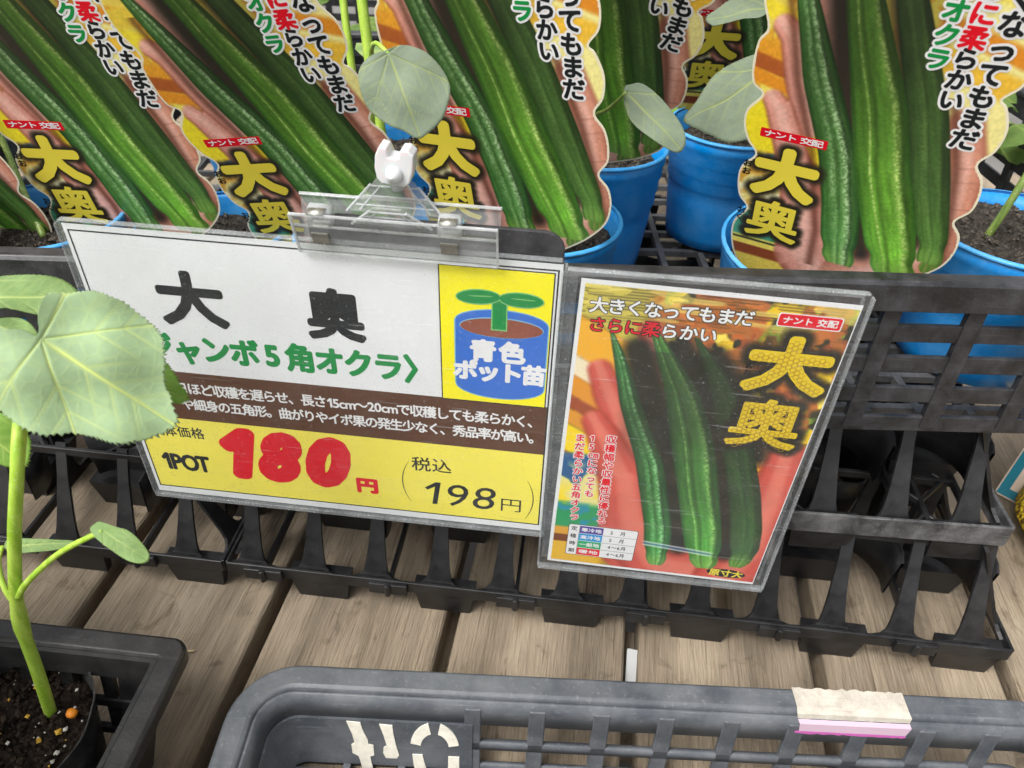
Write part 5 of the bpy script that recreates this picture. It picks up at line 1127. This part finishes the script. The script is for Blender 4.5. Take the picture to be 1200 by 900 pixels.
for i in range(9):
    link_mesh('wall_rib', lrm, lb, Matrix.Translation((0, -.043-i*.0225, 0)) @ Matrix.Rotation(-math.pi/2, 4, 'Z')); link_mesh('wall_rib', lrm, lb, Matrix.Translation((-LWd, -.043-i*.0225, 0)) @ Matrix.Rotation(math.pi/2, 4, 'Z'))
# solid corner gussets
def wallpoly(f, a0, a1, b0, b1, m, t0=-.0016, t1=.0022):      # panel on a wall between offsets a (top) and b (foot) along it
    V_ = []
    for tt in (t0, t1):
        for z, lo, hi in ((.004, b0, b1), (.0785, a0, a1)): V_ += [f(lo, z, tt), f(hi, z, tt)]
    return MB().add(V_, [(0,1,3,2),(4,6,7,5),(0,4,5,1),(2,3,7,6),(0,2,6,4),(1,5,7,3)]).build('corner_panel', M_LBASKET, lb, bevel=.0004, m=m)
wallpoly(lambda q, z, tt: (-dl(z)+tt, -q, z), .0150, .058, .030, .048, None)
wallpoly(lambda q, z, tt: (-q, -dl(z)+tt, z), .0150, .036, .030, .044, None)
lf_ = MB()
for i in range(9): lf_.box((-LWd+.036+i*.028-.002, -LDp+.034, .002), (-LWd+.036+i*.028+.002, -.034, .0055))
for j in range(7): lf_.box((-LWd+.034, -.04-j*.028-.002, .0022), (-.034, -.04-j*.028+.002, .0052))
lf_.build('floor_grid', M_LBASKET, lb)
PC = Vector((-.2700, .1500, .008))
pt = empty('film_pot', Matrix.Translation(PC)); tag(pt, 'crinkled black film pot of dark soil in the lower left basket', 'plant pot')
def wob(mb_, amp, seed):
    out = []
    for (x, y, z) in mb_.v:
        a = math.atan2(y, x); k = 1+amp*(math.sin(3*a+seed)+.6*math.sin(7*a+2*seed+z*90)+.4*math.sin(13*a+z*200))*min(1, z/.05); out.append((x*k, y*k, z+.0012*math.sin(2*a+1)*(z > .05)))
    mb_.v = out; return mb_
wob(MB().lathe([(.0001,0),(.030,0),(.034,.004),(.038,.03),(.042,.055),(.0445,.0675),(.0450,.0685),(.0440,.0680),(.0415,.055),(.036,.03),(.030,.006)], 72), .012, 1.3).build('pot', M_FILM, pt, True)
soil_disk(.0418, .0560, M_SOIL, pt, 5, .0026); crumbs(.040, .0555, 900, .0016, M_CRUMB, pt, 11)
crumbs(.038, .0575, 46, .0011, M_PERL, pt, 12, 'perlite_grains'); crumbs(.038, .0575, 16, .0016, M_OCHRE, pt, 13, 'ochre_grains')
ob = MB(); ob.lathe([(.0001,-.0022),(.0022,-.0016),(.0031,0),(.0024,.0016),(.0001,.0022)], 10); rs = random.Random(4); ob.v = [(x*rs.uniform(.85,1.15), y*rs.uniform(.8,1.1), z) for x, y, z in ob.v]
op = ob.build('fertiliser_pellet', M_ORANGE, None, True); op.location = (-.2425, .1655, .0680); tag(op, 'orange fertiliser pellet on the soil beside the green stem', 'pellet')
sp = empty('okra_seedling', Matrix.Translation(PATH['stem'][0])); tag(sp, 'large-leaved okra seedling in the lower left, its leaf covering part of the price card', 'seedling')
bpy.context.view_layer.update()
q = resample(PATH['stem'], 30); nq = len(q); q = [q[0]+(q[0]-q[1]).normalized()*.0+Vector((0,0,-.004))]+q
world_child(MB().tube(q, [.0032]+[.0031-.0009*i/nq+(.0006 if 8 < i < 11 else 0) for i in range(nq)], 18).build('stem', M_STEM, None, True), sp)
for k, r0 in (('pet_r', .0013), ('pet_l', .0012), ('pet_big', .0019)):
    qq = resample(PATH[k], 15); qq[-1] = qq[-1] + (Vector((-.0006, .0012, -.0010)) if k == 'pet_big' else Vector());  world_child(MB().tube(qq, [r0*(1.25-.45*i/len(qq)) for i in range(len(qq))], 10).build('petiole', M_STEM, None, True), sp)
make_leaf('leaf', 'big', M_LEAF, sp, cup=.004, wave=.0022, seed=1, serr=.020, nr=60, na=260)
make_leaf('leaf', 'top', M_LEAF3, sp, cup=.004, wave=.001, seed=2)
make_leaf('leaf', 'small', M_LEAF3, sp, cup=.003, wave=.0006, seed=4, veins=3)
make_leaf('leaf', 'low', M_LEAF2, sp, cup=.003, wave=.0008, seed=5, serr=.03)
make_leaf('leaf', 'left', M_LEAF2, sp, cup=.003, wave=.0008, seed=7, serr=.02)
make_leaf('seed_leaf', 'cotr', M_LEAF3, sp, cup=.002, wave=.0004, seed=9, veins=3, serr=.002, thick=.0008)
make_leaf('seed_leaf', 'cotl', M_LEAF3, sp, cup=.002, wave=.0004, seed=10, veins=3, serr=.002, thick=.0008)

# ================================================================ things glimpsed at the right edge
pk = empty('seed_packet', Matrix.Translation((.362, .482, .004)) @ Matrix.Rotation(math.radians(-38), 4, 'Z') @ Matrix.Rotation(math.radians(48), 4, 'X')); tag(pk, 'pink and cream seed packet with a teal border at the right edge', 'seed packet')
link_mesh('packet', MB().prism(rrect(-.02, 0, .10, .13, .003), -.002, 0).mesh('packet', paperm('cream_packet', srgb(236,214,190))), pk)
link_mesh('border_strip', MB().prism([(-.019,.001),(.099,.001),(.099,.008),(-.012,.008),(-.012,.129),(-.019,.129)], .0001, .0002).mesh('border_strip', M_TEAL), pk)
for i, (x, y, r_) in enumerate(((.008,.03,.014),(.034,.05,.017),(.010,.070,.015),(.05,.02,.012),(.04,.09,.018),(.07,.06,.016))):
    link_mesh('printed_flower', MB().prism([(x+r_*(1+.18*math.cos(5*t))*math.cos(t), y+r_*(1+.18*math.cos(5*t))*math.sin(t)) for t in [2*math.pi*k/30 for k in range(30)]], .0002+i*.00002, .00022+i*.00002).mesh('printed_flower', M_PINK), pk)
def net_mat():
    m, t, b = new_mat('yellow_net'); tc = nnode(t, 'ShaderNodeTexCoord'); mp = nnode(t, 'ShaderNodeMapping'); mp.inputs['Rotation'].default_value = (0, 0, .78); t.links.new(tc.outputs['Object'], mp.inputs[0])
    v = nnode(t, 'ShaderNodeTexVoronoi', i_Scale=330); t.links.new(mp.outputs[0], v.inputs['Vector']); r = ramp(t, [(.2, srgb(240,212,40)), (.6, srgb(190,150,20)), (.8, srgb(110,80,16))]); t.links.new(v.outputs['Distance'], r.inputs['Fac']); t.links.new(r.outputs[0], b.inputs['Base Color'])
    bp = nnode(t, 'ShaderNodeBump', i_Strength=1, i_Distance=-.002); t.links.new(v.outputs['Distance'], bp.inputs['Height']); t.links.new(bp.outputs[0], b.inputs['Normal']); b.inputs['Roughness'].default_value = .7; return m
nb = MB()
for i in range(13):
    for j in range(25):
        a = math.pi*i/12; t = 2*math.pi*j/24; nb.v.append((.062*math.sin(a)*math.cos(t), .085*math.sin(a)*math.sin(t), max(0, .02+.024*math.cos(a)+.003*math.sin(5*t+a*4))))
for i in range(12):
    for j in range(24): nb.f.append((i*25+j, (i+1)*25+j, (i+1)*25+j+1, i*25+j+1))
nbo = nb.build('net_bag', net_mat(), None, True); nbo.matrix_world = Matrix.Translation((.408, .420, 0)) @ Matrix.Rotation(.4, 4, 'Z'); tag(nbo, 'yellow woven net bag on the planks at the right edge', 'net bag')
# a dry straw on the planks seen through the small basket
stw = MB().tube([(-.272, .232, .002), (-.250, .240, .003), (-.232, .246, .0022)], [.0008, .0009, .0006], 8).build('straw', plain('dry_straw', srgb(226,206,160), .7), None, True); tag(stw, 'dry straw lying on the planks behind the small black basket', 'straw')

# seedlings added unseen in the small basket, left of frame, to shade the deck
for k, (x, y, lab) in enumerate(((-.395, .155, 'unseen leafy seedling added in the small black basket, just outside the left frame edge, to shade the deck'), (-.380, .055, 'unseen leafy seedling added in the near left part of the small black basket to shade the deck'), (-.285, .045, 'unseen leafy seedling added nearest the camera in the small black basket to shade the deck'))):
    generic(x, y, 60+k, lab, zs=.06, hgt=.22, big=1.7)
